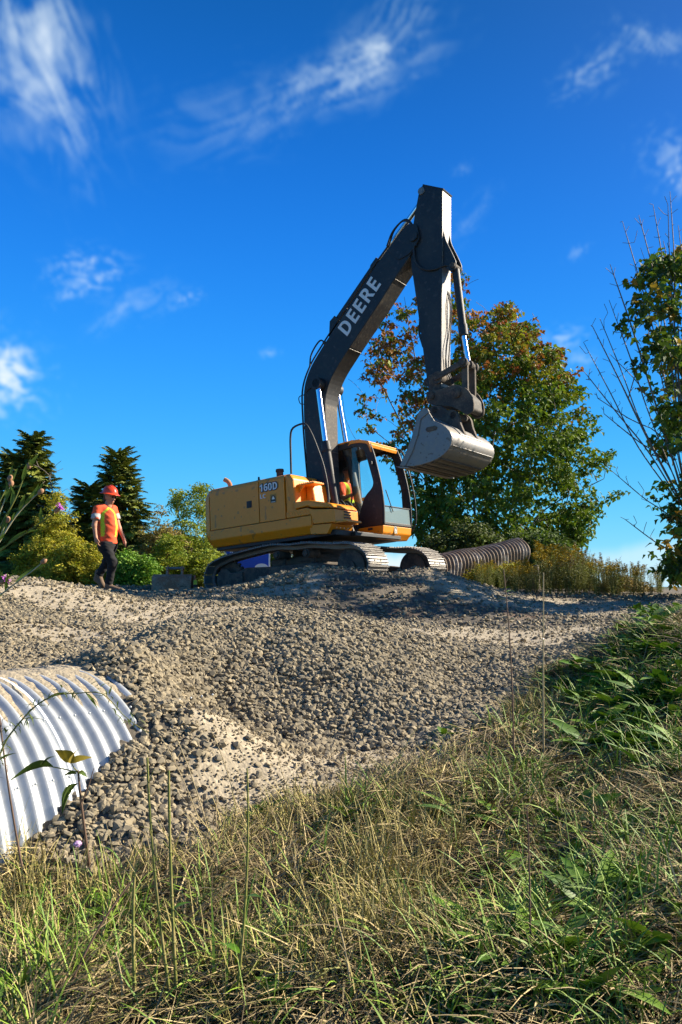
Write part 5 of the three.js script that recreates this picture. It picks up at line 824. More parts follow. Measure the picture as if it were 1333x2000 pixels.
{                                                                    // operator sitting in the cab, in the machine's own axes
  const base = V(0.05, 1.66, -0.7), q = new THREE.Quaternion().setFromEuler(new THREE.Euler(0, MACHINE.yaw, MACHINE.tilt, 'YXZ'));
  const man = thing('person', 'operator in orange vest with lime stripes seated inside the excavator cab', 'person', base.clone().applyQuaternion(q).add(MACHINE.place)); man.quaternion.copy(q);
  const face = V(0.97, -0.22, 0.1).normalize(), up = V(0.22, 0.97, 0); const headC = V(0.1, 0.78, 0), hd = headBones(headC, face, up), chest = V(0.03, 0.42, 0), belly = V(0.0, 0.15, 0);
  const arms = [1, -1].map((s) => ({ s: V(0.02, 0.5, 0.19 * s), e: V(0.14, 0.24, 0.27 * s), w: V(0.4, 0.28, 0.29 * s), h: V(0.46, 0.3, 0.3 * s) }));
  part('body', skin([...hd.bones, [V(0.07, 0.72, 0), V(0.03, 0.55, 0), 0.055, 0.065], ...arms.flatMap((a) => [[a.s, a.e, 0.052, 0.043], [a.e, a.w, 0.042, 0.028], ...handBones(a.w, a.h, V(0, 0.9, 0.2), V(0.1, -0.3, -0.9))])], 0.008, 0.022), MAT.skin, man);
  part('vest', paint(skin([[chest, belly, 0.165, 0.17], [V(0.02, 0.5, 0.12), V(0.02, 0.5, -0.12), 0.1, 0.1], ...arms.map((a) => [a.s, a.s.clone().lerp(a.e, 0.6), 0.075, 0.078])], 0.012, 0.05), (x, y, z) => (Math.abs(Math.abs(z) - 0.1) < 0.035 || Math.abs(y - 0.2) < 0.035 ? LIME : ORANGE)), MAT.shirt, man);
  part('trousers', skin([[V(0.02, 0.08, 0.1), V(0.45, 0.04, 0.13), 0.1, 0.075], [V(0.45, 0.04, 0.13), V(0.52, -0.36, 0.13), 0.072, 0.06], [V(0.02, 0.08, -0.1), V(0.45, 0.04, -0.13), 0.1, 0.075], [V(0.45, 0.04, -0.13), V(0.52, -0.36, -0.13), 0.072, 0.06]], 0.014, 0.04), MAT.trousers, man);
  for (const s of [1, -1]) part('boot', skin([[V(0.52, -0.36, 0.13 * s), V(0.5, -0.44, 0.13 * s), 0.055, 0.05], [V(0.5, -0.45, 0.13 * s), V(0.7, -0.46, 0.14 * s), 0.048, 0.042]], 0.012, 0.02), MAT.boot, man);
  part('cap', join([(() => { const g = new THREE.SphereGeometry(0.1, 20, 10, 0, 6.3, 0, 1.6); g.scale(1.06, 0.85, 0.98); g.translate(0.09, 0.82, 0); return g; })(), boxGeo(0.22, 0.815, 0, 0.1, 0.012, 0.14, 0.005)]), MAT.boot, man);
}
// ------------------------------------------------------------------ smaller things on the pad
{                                                                    // spare bucket standing by the hedge
  const p = at(340, 1146, 16), o = V(p.x, height(p.x, p.z) - 0.06, p.z), b = thing('spare_bucket', 'rusty spare digging bucket resting on dark gravel by the hedge', 'bucket', o); b.rotation.y = 0.12;
  part('back_plate', prism(rounded([[-0.44, 0], [-0.4, 0.34], [0.36, 0.34], [0.44, 0]], 0.02), -0.02, 0.02, 0.006), MAT.rust, b);
  part('shell', prism(rounded([[0, 0.02], [0.0, 0.34], [-0.12, 0.4, 0.06], [-0.34, 0.34, 0.12], [-0.5, 0.1, 0.1], [-0.52, 0.02], [-0.48, 0.02], [-0.32, 0.28, 0.1], [-0.12, 0.34], [-0.03, 0.28]], 0.02), -0.4, 0.38, 0.006).rotateY(-Math.PI / 2).rotateY(Math.PI), MAT.rust, b);
  for (const x of [-0.43, 0.41]) part('side_wall', (() => { const g = prism(rounded([[-0.5, 0], [-0.42, 0.26], [-0.2, 0.38], [0.03, 0.36], [0.12, 0.02]], 0.03), -0.015, 0.015, 0.004); g.rotateY(-Math.PI / 2); g.translate(x, 0, 0); return g; })(), MAT.rust, b);
  for (const x of [-0.14, 0.16]) part('ear', (() => { const g = prism(rounded([[-0.2, 0.3], [-0.12, 0.55, 0.04], [-0.02, 0.58, 0.04], [0.06, 0.42], [0.12, 0.26], [0.1, 0.02], [0.02, 0.02], [0.0, 0.3]], 0.03), -0.02, 0.02, 0.006); g.rotateY(-Math.PI / 2); g.translate(x, 0, 0); return g; })(), MAT.rust, b);
  part('pin', rod(V(-0.18, 0.52, -0.06), V(0.2, 0.52, -0.06), 0.028), MAT.shoe, b); part('pin', rod(V(-0.18, 0.33, 0.06), V(0.2, 0.33, 0.06), 0.03), MAT.rust, b);
  part('label_plate', boxGeo(0.3, 0.28, 0.026, 0.08, 0.05, 0.01, 0.003), MAT.white, b);
}
{
  const p = at(382, 1143, 15.6), o = V(p.x, height(p.x, p.z) - 0.05, p.z), t = thing('marker_post', 'yellow marker post with green label beside the rear track', 'post', o);
  const y = material({ color: RGB(0.75, 0.6, 0.02), roughness: 0.5 });
  part('post', boxGeo(0, 0.2, 0, 0.07, 0.42, 0.04, 0.008), y, t); part('band', boxGeo(0, 0.29, 0.001, 0.073, 0.06, 0.045, 0.004), MAT.rubber, t); part('green_label', boxGeo(0, 0.2, 0.022, 0.055, 0.05, 0.004, 0.001), material({ color: RGB(0.03, 0.3, 0.08), roughness: 0.5 }), t);
}
{                                                                    // town sign seen under the counterweight
  const c = at(470, 1098, 21), g = height(c.x, c.z), t = thing('town_sign', 'blue road sign with white border and crest seen beneath the excavator', 'sign', V(c.x, g, c.z)); t.rotation.y = 0.05;
  const cv = document.createElement('canvas'); cv.width = 512; cv.height = 300; const k = cv.getContext('2d');
  k.fillStyle = '#f2f4f4'; k.fillRect(0, 0, 512, 300); k.fillStyle = '#0a4fc4'; k.fillRect(12, 12, 488, 276);
  k.fillStyle = '#d7dccf'; k.beginPath(); k.moveTo(30, 90); k.lineTo(60, 50); k.lineTo(110, 50); k.lineTo(140, 90); k.lineTo(125, 160); k.lineTo(85, 190); k.lineTo(45, 160); k.fill(); k.fillStyle = '#5b5348'; k.fillRect(58, 56, 54, 26); k.fillStyle = '#2f8a5a'; k.fillRect(50, 95, 70, 40); k.fillStyle = '#1f2a22'; k.fillRect(42, 90, 18, 40);
  k.fillStyle = '#f2f4f4'; k.font = 'bold 62px serif'; k.textAlign = 'center'; k.textAlign = 'left'; k.fillText('TOWN', 165, 110); k.textAlign = 'center'; k.fillText('GREY', 270, 258); k.beginPath(); k.ellipse(440, 210, 60, 40, 0, 0, 7); k.fill();
  const tx = new THREE.CanvasTexture(cv); tx.colorSpace = THREE.SRGBColorSpace;
  const w = 1.62, h = 0.95, mid = at(470, 1096, 21).y - g;
  const board = part('board', boxGeo(0, mid, 0, w, h, 0.02, 0.004), MAT.white, t), f = part('face', new THREE.PlaneGeometry(w - 0.01, h - 0.01), new THREE.MeshStandardMaterial({ map: tx, roughness: 0.5 }), board); f.position.set(0, mid, 0.0125);
  for (const x of [-0.5, 0.5]) part('post', boxGeo(x, mid / 2 - 0.1, -0.05, 0.09, mid + 0.6, 0.07, 0.01), MAT.bark, t);
}
{                                                                    // weathered post on the far bank
  const p = at(1048, 1150, 15), y = height(p.x, p.z), t = thing('fence_post', 'grey weathered round fence post among the goldenrod', 'post', V(p.x, y, p.z));
  const w = material({ map: texture(256, (u, v) => { const n = tileFbm(u * 1, v * 0.2, 40, 3, 520); return [0.36, 0.32, 0.26].map((q) => q * (0.4 + 0.9 * n)); }, true, 0.4), roughness: 0.95, bumpMap: grainBump, bumpScale: 0.01 });
  part('post', limb([V(0, -0.1, 0), V(0.005, 0.2, 0), V(0.0, 0.4, 0), V(-0.005, 0.46, 0), V(-0.005, 0.475, 0)], [0.075, 0.075, 0.07, 0.055, 0.01], 12), w, t);
}
// ------------------------------------------------------------------ grass bank and weeds
MAT.stalk = material({ color: 0xffffff, map: texture(128, (u, v) => { const n = tileFbm(u, v, 16, 3, 700), k = tileFbm(u, v, 4, 2, 705); return lerp3([0.15, 0.16, 0.025], [0.26, 0.21, 0.07], smooth(0.35, 0.7, k)).map((q) => q * (0.7 + 0.5 * n)); }, true, 0.12), roughness: 0.7 }); MAT.dryStalk = material({ color: RGB(0.34, 0.26, 0.13), roughness: 0.7 }); MAT.brownStalk = material({ color: RGB(0.13, 0.075, 0.045), roughness: 0.8 });
{
  // every blade its own bent strip; thousands joined, as nobody could count them
  const r = randomFrom(900);
  const sets = { thatch: [], dry_grass: [], green_grass: [] };
  const patches = [];                                                // clumps seen in the photograph: pixel, reach (m), share of standing dry grass
  for (const [x, y, q, k] of [[760, 1750, 0.2, 1], [700, 1850, 0.2, 1], [800, 1650, 0.22, 0.9], [640, 1800, 0.15, 0.8], [1030, 1400, 0.16, 1], [1010, 1350, 0.14, 1], [40, 1760, 0.3, 0.9], [20, 1700, 0.25, 0.9], [90, 1850, 0.22, 0.6], [430, 1650, 0.25, 0.6], [560, 1620, 0.22, 0.7], [640, 1600, 0.2, 0.6], [350, 1900, 0.2, 0.5], [1200, 1620, 0.25, 0.3], [880, 1560, 0.2, 0.5], [820, 1900, 0.2, 0.7], [500, 1950, 0.2, 0.5]]) { const p = groundAt(x, y); if (p) patches.push([p.x, p.z, q, k]); }
  const greens = []; for (const [x, y, q] of [[1150, 1420, 0.4], [1260, 1330, 0.5], [1300, 1500, 0.4], [1000, 1900, 0.25], [1080, 1850, 0.25], [1020, 1560, 0.22], [950, 1420, 0.2], [100, 1900, 0.3], [480, 1900, 0.2], [1300, 1250, 0.4], [1320, 1700, 0.35], [1250, 1750, 0.25], [870, 1960, 0.2], [1130, 1960, 0.2], [700, 1590, 0.14], [880, 1450, 0.16]]) { const p = groundAt(x, y); if (p) greens.push([p.x, p.z, q]); }
  let guard = 0;
  while (sets.thatch.length < 85000 && guard++ < 400000) {
    const x = mix(-2.6, 3.4, r()), z = mix(-7.2, -0.9, Math.pow(r(), 0.8)), g = grassiness(x, z); if (g < 0.45 || Math.abs(x) > -z * 0.62 + 0.5) continue;
    const near = clamp(2.4 / Math.hypot(x, z), 0.25, 1); if (r() > near * near * 0.95 + 0.12) continue;
    let dry = 0; for (const [a, b, q, k] of patches) dry = Math.max(dry, k * Math.exp(-((x - a) ** 2 + (z - b) ** 2) / (q * q)));
    let green = 0; for (const [a, b, q] of greens) green = Math.max(green, Math.exp(-((x - a) ** 2 + (z - b) ** 2) / (q * q)));
    const n = 0.5 + fbm(x * 1.7, z * 1.7, 7, 3), bare = smooth(0.62, 0.42, n), bank = smooth(0.9, 1.8, x + 0.3 * (z + 3)), lay = fbm(x * 1.1, z * 1.1, 3, 2) * 9;
    if (r() > 0.45 * bare) for (let k = 0; k < 5; k++) sets.thatch.push([x + (r() - 0.5) * 0.12, z + (r() - 0.5) * 0.12, 0.06 + 0.2 * r() * r() + 0.06 * r(), 0.0024 + 0.0036 * r() * r(), lay + (r() - 0.5) * 3.4, 0.02 + 0.6 * r() * r() + (r() < 0.16 ? 0.6 * r() : 0), 0.9 * r(), 0.004 + 0.03 * r()]);
    if (r() < 0.05 + 0.5 * dry) for (let k = 0; k < 4; k++) sets.dry_grass.push([x + (r() - 0.5) * 0.07, z + (r() - 0.5) * 0.07, (0.06 + 0.13 * r()) * (0.7 + 0.7 * dry), 0.0022 + 0.0024 * r(), r() * 6.3, 0.55 + 1.0 * r(), 0.2 + 1.3 * r() * r(), -0.004]);
    if (r() < 0.015 + 0.23 * green + 0.03 * bank + 0.04 * smooth(0.55, 0.75, n)) { const turn = r() * 6.3; for (let k = 0; k < 4; k++) sets.green_grass.push([x + (r() - 0.5) * 0.05, z + (r() - 0.5) * 0.05, (0.06 + 0.15 * r()) * (1 + 0.25 * green), 0.0038 + 0.0055 * r() * r(), turn + k * 1.5 + r(), 0.45 + 1.0 * r(), 0.4 + 1.5 * r(), -0.004]); }
  }
  const labels = { thatch: 'mat of dead cut grass lying over the ditch bank', dry_grass: 'dry straw coloured grass standing over the ditch bank', green_grass: 'fresh green grass blades growing through the dry thatch' };
  for (const name in sets) {
    const list = sets[name], n = name === 'thatch' ? 3 : 5, pos = new Float32Array(list.length * (n + 1) * 6), col = new Float32Array(pos.length), idx = new Uint32Array(list.length * n * 6); let p = 0, q = 0, base = 0;
    for (const [x0, z0, len, wide, turn, tilt, bend, lift] of list) {
      const c = name === 'green_grass' ? tint(r, [0.09, 0.19, 0.01], [0.2, 0.28, 0.02], 0.4) : name === 'thatch' ? (r() < 0.16 ? tint(r, [0.1, 0.11, 0.02], [0.2, 0.2, 0.04], 0.4) : tint(r, [0.07, 0.045, 0.02], [0.46, 0.35, 0.16], 0.6)) : tint(r, [0.27, 0.24, 0.05], [0.42, 0.33, 0.13], 0.4);
      const cs = Math.cos(turn), sn = Math.sin(turn), st = len / n, roll = (r() - 0.5) * 1.6, wy = Math.sin(roll), wh = Math.cos(roll); let a = tilt, x = x0, z = z0, y = height(x0, z0) + lift;
      for (let i = 0; i <= n; i++) {
        const w = wide * (1 - Math.pow(i / n, 2)) * 0.5 + 0.0003; pos[p] = x - sn * w * wh; pos[p + 1] = y + w * wy; pos[p + 2] = z + cs * w * wh; pos[p + 3] = x + sn * w * wh; pos[p + 4] = y - w * wy; pos[p + 5] = z - cs * w * wh;
        for (let k = 0; k < 6; k += 3) { col[p + k] = c.r; col[p + k + 1] = c.g; col[p + k + 2] = c.b; } p += 6;
        x += cs * Math.cos(a) * st; z += sn * Math.cos(a) * st; y += Math.sin(a) * st; a -= bend / n * (0.6 + 0.8 * i / n); const floor = height(x, z) + 0.003; if (y < floor) { y = floor; a = Math.max(a, 0); }
      }
      for (let i = 0; i < n; i++) { const k = base + i * 2; idx[q++] = k; idx[q++] = k + 1; idx[q++] = k + 2; idx[q++] = k + 1; idx[q++] = k + 3; idx[q++] = k + 2; } base += (n + 1) * 2;
    }
    const g = new THREE.BufferGeometry(); g.setAttribute('position', new THREE.BufferAttribute(pos, 3)); g.setAttribute('color', new THREE.BufferAttribute(col, 3)); g.setIndex(new THREE.BufferAttribute(idx, 1)); g.computeVertexNormals();
    tag(part(numbered(name), g, material({ vertexColors: true, roughness: name === 'green_grass' ? 0.65 : 0.75 }), scene), labels[name], 'grass', null, 'stuff');
  }
}
// broad-leaved weeds on the bank: each leaf a part
const dockLeaf = [leafBlade(0.17, 0.055, 0.1, 0.45, [0.08, 0.55, 0.9, 1, 0.85, 0.5, 0]), leafBlade(0.13, 0.05, 0.15, 0.3, [0.08, 0.6, 0.95, 1, 0.8, 0.45, 0]), leafBlade(0.1, 0.06, 0.12, 0.25, [0.08, 0.75, 1, 0.95, 0.7, 0])];
const weedGreen = [RGB(0.11, 0.24, 0.01), RGB(0.075, 0.17, 0.01), RGB(0.17, 0.3, 0.02)].map((c) => leafMaterial({ color: c, roughness: 0.5, transmission: 0.42 }));
function rosette(seed, leaves, size, name, label) {
  const r = randomFrom(seed), t = thing(name, label, 'plant', V(0, 0, 0), 'broad leaved weeds on the grass bank');
  for (let i = 0; i < leaves; i++) { const l = part('leaf', dockLeaf[i % 3], weedGreen[Math.floor(r() * 3)], t); l.rotation.set(-0.35 - 0.75 * r(), i * 2.39 + r() * 0.6, (r() - 0.5) * 0.5, 'YXZ'); l.scale.setScalar(size * (0.6 + 0.6 * r())); l.position.set(Math.sin(l.rotation.y) * 0.012, 0.005, Math.cos(l.rotation.y) * 0.012); }
  return t;
}
const weedSpots = [[1180, 1790, 1.2], [1110, 1720, 0.9], [1060, 1790, 0.8], [1085, 1870, 1.1], [1190, 1890, 1.1], [1160, 1950, 1.0], [990, 1960, 0.9], [930, 1960, 0.9], [890, 1935, 0.7], [1120, 1600, 0.8], [1150, 1590, 0.8], [1240, 1640, 0.9], [1310, 1610, 0.9], [900, 1430, 0.9], [870, 1440, 0.8], [1010, 1390, 0.7], [1040, 1350, 0.7], [1130, 1340, 0.9], [1180, 1310, 1.0], [1230, 1290, 1.0], [1280, 1270, 1.1], [1310, 1240, 1.1], [1250, 1350, 1.1], [1300, 1340, 1.2], [1210, 1390, 1.1], [1290, 1410, 1.2], [1180, 1430, 1.0], [1100, 1440, 0.9], [1060, 1500, 0.9], [1000, 1560, 0.8], [1090, 1530, 0.8], [1320, 1300, 1.3], [1270, 1220, 1.0], [1300, 1200, 1.0], [1325, 1190, 1.2], [1250, 1250, 0.9], [1330, 1370, 1.2], [1230, 1470, 1.0], [1320, 1480, 1.1], [680, 1600, 0.7], [700, 1625, 0.7], [520, 1590, 0.6], [120, 1770, 0.7], [230, 1780, 0.7], [40, 1960, 0.8], [460, 1975, 0.8], [760, 1650, 0.5], [1240, 1760, 0.7], [1040, 1660, 0.6], [870, 1980, 0.8], [1210, 1970, 0.9], [1290, 1860, 0.8], [1330, 1780, 0.9]];
{
  const more = randomFrom(949); let tries = 0, made = 0;               // the bank under the young tree is thick with them
  const lush = [[1090, 1330], [1180, 1260], [1240, 1190], [1333, 1165], [1345, 1520], [1250, 1520], [1150, 1470], [1080, 1420]];
  while (made < 110 && tries++ < 2000) { const x = mix(1080, 1345, more()), y = mix(1165, 1520, more()); if (inside(x, y, lush)) { weedSpots.push([x, y, 0.8 + 0.7 * more()]); made++; } }
  for (let k = 0; k < 40; k++) weedSpots.push([mix(560, 1333, Math.pow(more(), 0.6)), mix(1600, 1990, more()), 0.5 + 0.5 * more()]);
  const r = randomFrom(950), where = (x, y) => (y < 1480 && x > 1040 ? 'bright broad leaved weed high on the grass bank beneath the young tree' : x > 850 ? 'broad leaved weed low on the dry grass bank' : 'small broad leaved weed in the dry grass below the gravel ledge');
  const models = [rosette(951, 7, 1, 'broadleaf_weed', ''), rosette(952, 5, 1.1, 'broadleaf_weed', ''), rosette(953, 9, 0.9, 'broadleaf_weed', '')];
  weedSpots.forEach(([x, y, s], i) => {
    const p = groundAt(x, y); if (!p) return; const w = i < 3 ? models[i] : copyOf(models[i % 3]); w.userData.label = where(x, y);
    w.position.copy(p); w.rotation.set((r() - 0.5) * 0.4, r() * 6.3, (r() - 0.5) * 0.4); w.scale.setScalar(s * (y > 1560 ? 1.3 : 1) * (0.6 + 0.4 * r()));
  });
}
// tall single stalks in front
function stalk(name, label, foot, tip, r0, r1, m, opt = {}) {
  const d = opt.depth ?? null, g = d ? at(foot[0], foot[1], d) : groundAt(foot[0], foot[1]); const dep = -g.z, top = at(tip[0], tip[1], dep + (opt.away ?? 0.05)), t = thing(name, label, 'stalk', g, opt.group ?? 'stalks standing in the foreground grass'), e = top.clone().sub(g), r = randomFrom(Math.round(foot[0] * 7 + tip[1]));
  r0 *= 0.78; r1 *= 0.7; const bend = V((r() - 0.5) * 0.07, 0, (r() - 0.5) * 0.07).add(opt.bend ?? V(0, 0, 0)), c = new THREE.QuadraticBezierCurve3(V(0, -0.06, 0), e.clone().multiplyScalar(0.5).add(bend), e), pts = c.getPoints(12); part('stem', limb(pts, pts.map((_, i) => mix(r0, r1, i / 12)), 7), m, t);
  if (opt.knots) for (let k = 1; k < opt.knots; k++) { const p = c.getPoint(k / opt.knots), q = new THREE.SphereGeometry(mix(r0, r1, k / opt.knots) * 1.35, 8, 6); q.scale(1, 0.8, 1); q.translate(p.x, p.y, p.z); part('knot', q, m, t); }
  for (const [u, turn, size, kind] of opt.leaves ?? []) { const p = c.getPoint(u), l = part('leaf', dockLeaf[kind ?? 1], weedGreen[(kind ?? 1) % 3], t); l.position.copy(p); l.rotation.set(-0.5, turn, 0, 'YXZ'); l.scale.setScalar(size); }
  for (let k = 0; k < 5; k++) { const p = c.getPoint(0.15 + 0.8 * r()), d = V(r() - 0.5, 0.7, r() - 0.5).normalize(); part('sheath', limb([p, p.clone().addScaledVector(d, 0.02 + 0.03 * r()), p.clone().addScaledVector(d, 0.05).add(V((r() - 0.5) * 0.04, -0.012, 0))], [r1 * 0.5, r1 * 0.4, 0.0003], 4), m, t); }
  return t;
}
stalk('green_stalk', 'tall green knotted stalk, the taller of the crossed pair', [348, 1990], [288, 1480], 0.0058, 0.004, MAT.stalk, { knots: 7 });
stalk('green_stalk', 'straight green knotted stalk crossing the taller one', [352, 1985], [330, 1505], 0.006, 0.0045, MAT.stalk, { knots: 6, leaves: [[0.45, 2, 0.35, 1]] });
stalk('green_stalk', 'short cut green stalk left of the crossed pair', [272, 1998], [263, 1712], 0.006, 0.005, MAT.stalk, { knots: 3 });
stalk('green_stalk', 'long thin olive stalk beside the broad grass blade', [450, 1998], [483, 1500], 0.0055, 0.0028, MAT.stalk, { knots: 6, leaves: [[0.5, 1, 0.35, 1], [0.3, 4, 0.4, 0]] });
stalk('grass_blade', 'single broad green grass blade beside the olive stalk', [463, 1975], [498, 1705], 0.0052, 0.002, leafMaterial({ color: RGB(0.1, 0.22, 0.02) }), {});
stalk('dry_twig', 'brown leaning twig lying across the grass', [105, 1975], [262, 1716], 0.005, 0.003, MAT.brownStalk, { away: 0.15 });
stalk('dry_stalk', 'short dry stalk under the leaning twig', [248, 1990], [226, 1860], 0.0045, 0.003, MAT.dryStalk);
stalk('dry_stalk', 'slender dark stalk carrying a few fresh willow leaves', [1003, 1500], [984, 1112], 0.0055, 0.003, MAT.brownStalk, { leaves: [[0.86, 1.2, 0.35, 1], [0.84, 4.6, 0.32, 1], [0.88, 2.2, 0.35, 0], [0.9, 0.6, 0.28, 1], [0.74, 1.4, 0.26, 1]] });
stalk('dry_stalk', 'straight pale straw stalk beside the willow leaved one', [1062, 1480], [1062, 1118], 0.006, 0.0035, MAT.dryStalk, { knots: 4 });
stalk('dry_stalk', 'thin dry stalk leaning over the sand ledge', [420, 1640], [338, 1425], 0.0035, 0.0022, MAT.dryStalk);
stalk('dry_stalk', 'thin dry stalk leaning left of the ledge', [405, 1620], [312, 1435], 0.0028, 0.0016, MAT.dryStalk);
stalk('dry_stalk', 'fine dry stalk bowed across the ledge', [470, 1580], [412, 1425], 0.0028, 0.0018, MAT.dryStalk);
stalk('dry_stalk', 'fine dry stalk rising from the ledge edge', [580, 1560], [540, 1460], 0.0026, 0.0016, MAT.dryStalk);
stalk('dry_stalk', 'long pale straw lying diagonally over thatch', [1060, 1640], [900, 1480], 0.0028, 0.002, MAT.dryStalk, { away: 0.6 });
stalk('dry_stalk', 'upright dark dry stalk in the thatch', [1035, 1880], [1030, 1580], 0.0038, 0.0022, MAT.brownStalk);
stalk('dry_stalk', 'orange dry stalk in the thick dry grass', [690, 1990], [655, 1790], 0.005, 0.003, MAT.dryStalk);
stalk('dry_stalk', 'pale grass stem arching up from the thatch', [548, 1930], [620, 1740], 0.003, 0.0015, MAT.stalk);
stalk('dry_stalk', 'brown stem rising before the shiny culvert', [45, 1650], [0, 1400], 0.0045, 0.003, MAT.brownStalk, { depth: 2.3, bend: V(0.015, 0, 0) });
{                                                                    // woody sapling with large dark leaves in front of the culvert
  const g = groundAt(180, 1705), D = -g.z - 0.05, J = (x, y) => at(x, y, D).sub(g), t = thing('leafy_sapling', 'woody sapling with curled dark leaves before the shiny culvert', 'plant', g);
  part('stem', limb([V(0, -0.04, 0), J(168, 1640), J(158, 1560), J(153, 1505)], [0.006, 0.005, 0.0042, 0.003], 7), MAT.brownStalk, t);
  part('branch', limb([J(159, 1570), J(175, 1530), J(184, 1500)], [0.003, 0.002, 0.001], 5), MAT.brownStalk, t);
  part('branch', limb([J(153, 1508), J(125, 1502), J(100, 1497), J(82, 1497)], [0.0025, 0.002, 0.002, 0.0015], 5), MAT.stalk, t); part('branch', limb([J(153, 1508), J(145, 1500), J(140, 1490)], [0.0025, 0.002, 0.0015], 5), MAT.stalk, t);
  const dark = leafMaterial({ color: RGB(0.06, 0.1, 0.012), transmission: 0.2 }), autumn = leafMaterial({ color: RGB(0.24, 0.18, 0.015), transmission: 0.25 }), broad = leafBlade(1, 0.62, 0.22, 0.5, [0.08, 0.8, 1, 0.95, 0.7, 0.35, 0]);
  const leaf = (x0, y0, x1, y1, m, roll, w = 1) => { const a = J(x0, y0), b = J(x1, y1), d = b.clone().sub(a), l = part('leaf', broad, m, t); l.position.copy(a); l.quaternion.setFromUnitVectors(V(0, 0, 1), d.clone().normalize()); l.rotateZ(roll); l.scale.set(d.length() * w, d.length(), d.length()); };
  leaf(104, 1497, 30, 1493, dark, 0.7, 0.5); leaf(82, 1496, 96, 1470, dark, 1.2, 1.1); leaf(140, 1490, 118, 1458, autumn, 0.4, 1.2); leaf(140, 1490, 172, 1472, autumn, 1.4, 0.7); leaf(138, 1492, 140, 1462, autumn, 1.7, 1.1); leaf(153, 1530, 108, 1568, dark, 1.0, 0.9); leaf(153, 1508, 172, 1512, dark, 0.3, 0.9); leaf(150, 1512, 128, 1506, dark, 0.5); leaf(153, 1515, 160, 1500, autumn, 1, 0.8);
}
{                                                                    // arching spray of aster across the culvert
  const D = 2.3, foot = at(-40, 1690, D); foot.y = Math.min(foot.y, height(foot.x, foot.z)); const J = (x, y) => at(x, y, D).sub(foot), t = thing('aster_stem', 'arching weed stem with small starry leaf tufts over the culvert', 'plant', foot), r = randomFrom(970);
  const line = new THREE.CatmullRomCurve3([V(0, -0.05, 0), J(-20, 1560), J(8, 1455), J(40, 1410), J(75, 1375), J(110, 1358), J(150, 1354), J(200, 1355), J(245, 1400), J(290, 1432)]), pts = line.getPoints(40);
  part('stem', limb(pts, pts.map((_, i) => mix(0.0032, 0.001, i / 40)), 5), MAT.stalk, t);
  const slim = leafBlade(0.045, 0.0075, 0.2, 0.3, [0.2, 0.9, 1, 0.5, 0]), g1 = leafMaterial({ color: RGB(0.09, 0.13, 0.02) });
  for (let k = 0; k < 26; k++) { const u = 0.36 + 0.62 * k / 26, p = line.getPointAt(u); const leaves = []; for (let q = 0; q < 6; q++) { const g = slim.clone(); const s = 0.35 + 0.5 * r(); g.scale(s, s, s); g.rotateX((r() - 0.5) * 2); g.rotateY(r() * 6.3); g.translate((r() - 0.5) * 0.03, (r() - 0.4) * 0.035, (r() - 0.5) * 0.03); leaves.push(g); } part('leaf_tuft', join(leaves), g1, t).position.copy(p); }
  for (const [u, x, y, s] of [[0.42, 18, 1414, 1.3], [0.5, 60, 1440, 1.2], [0.62, 125, 1385, 1.3], [0.7, 155, 1330, 1.4], [0.8, 205, 1390, 1.1]]) { const p = line.getPointAt(u), e = J(x, y).sub(p), l = part('leaf', slim, g1, t); l.position.copy(p); l.quaternion.setFromUnitVectors(V(0, 0, 1), e.normalize()); l.scale.setScalar(s * 1.2); }
}
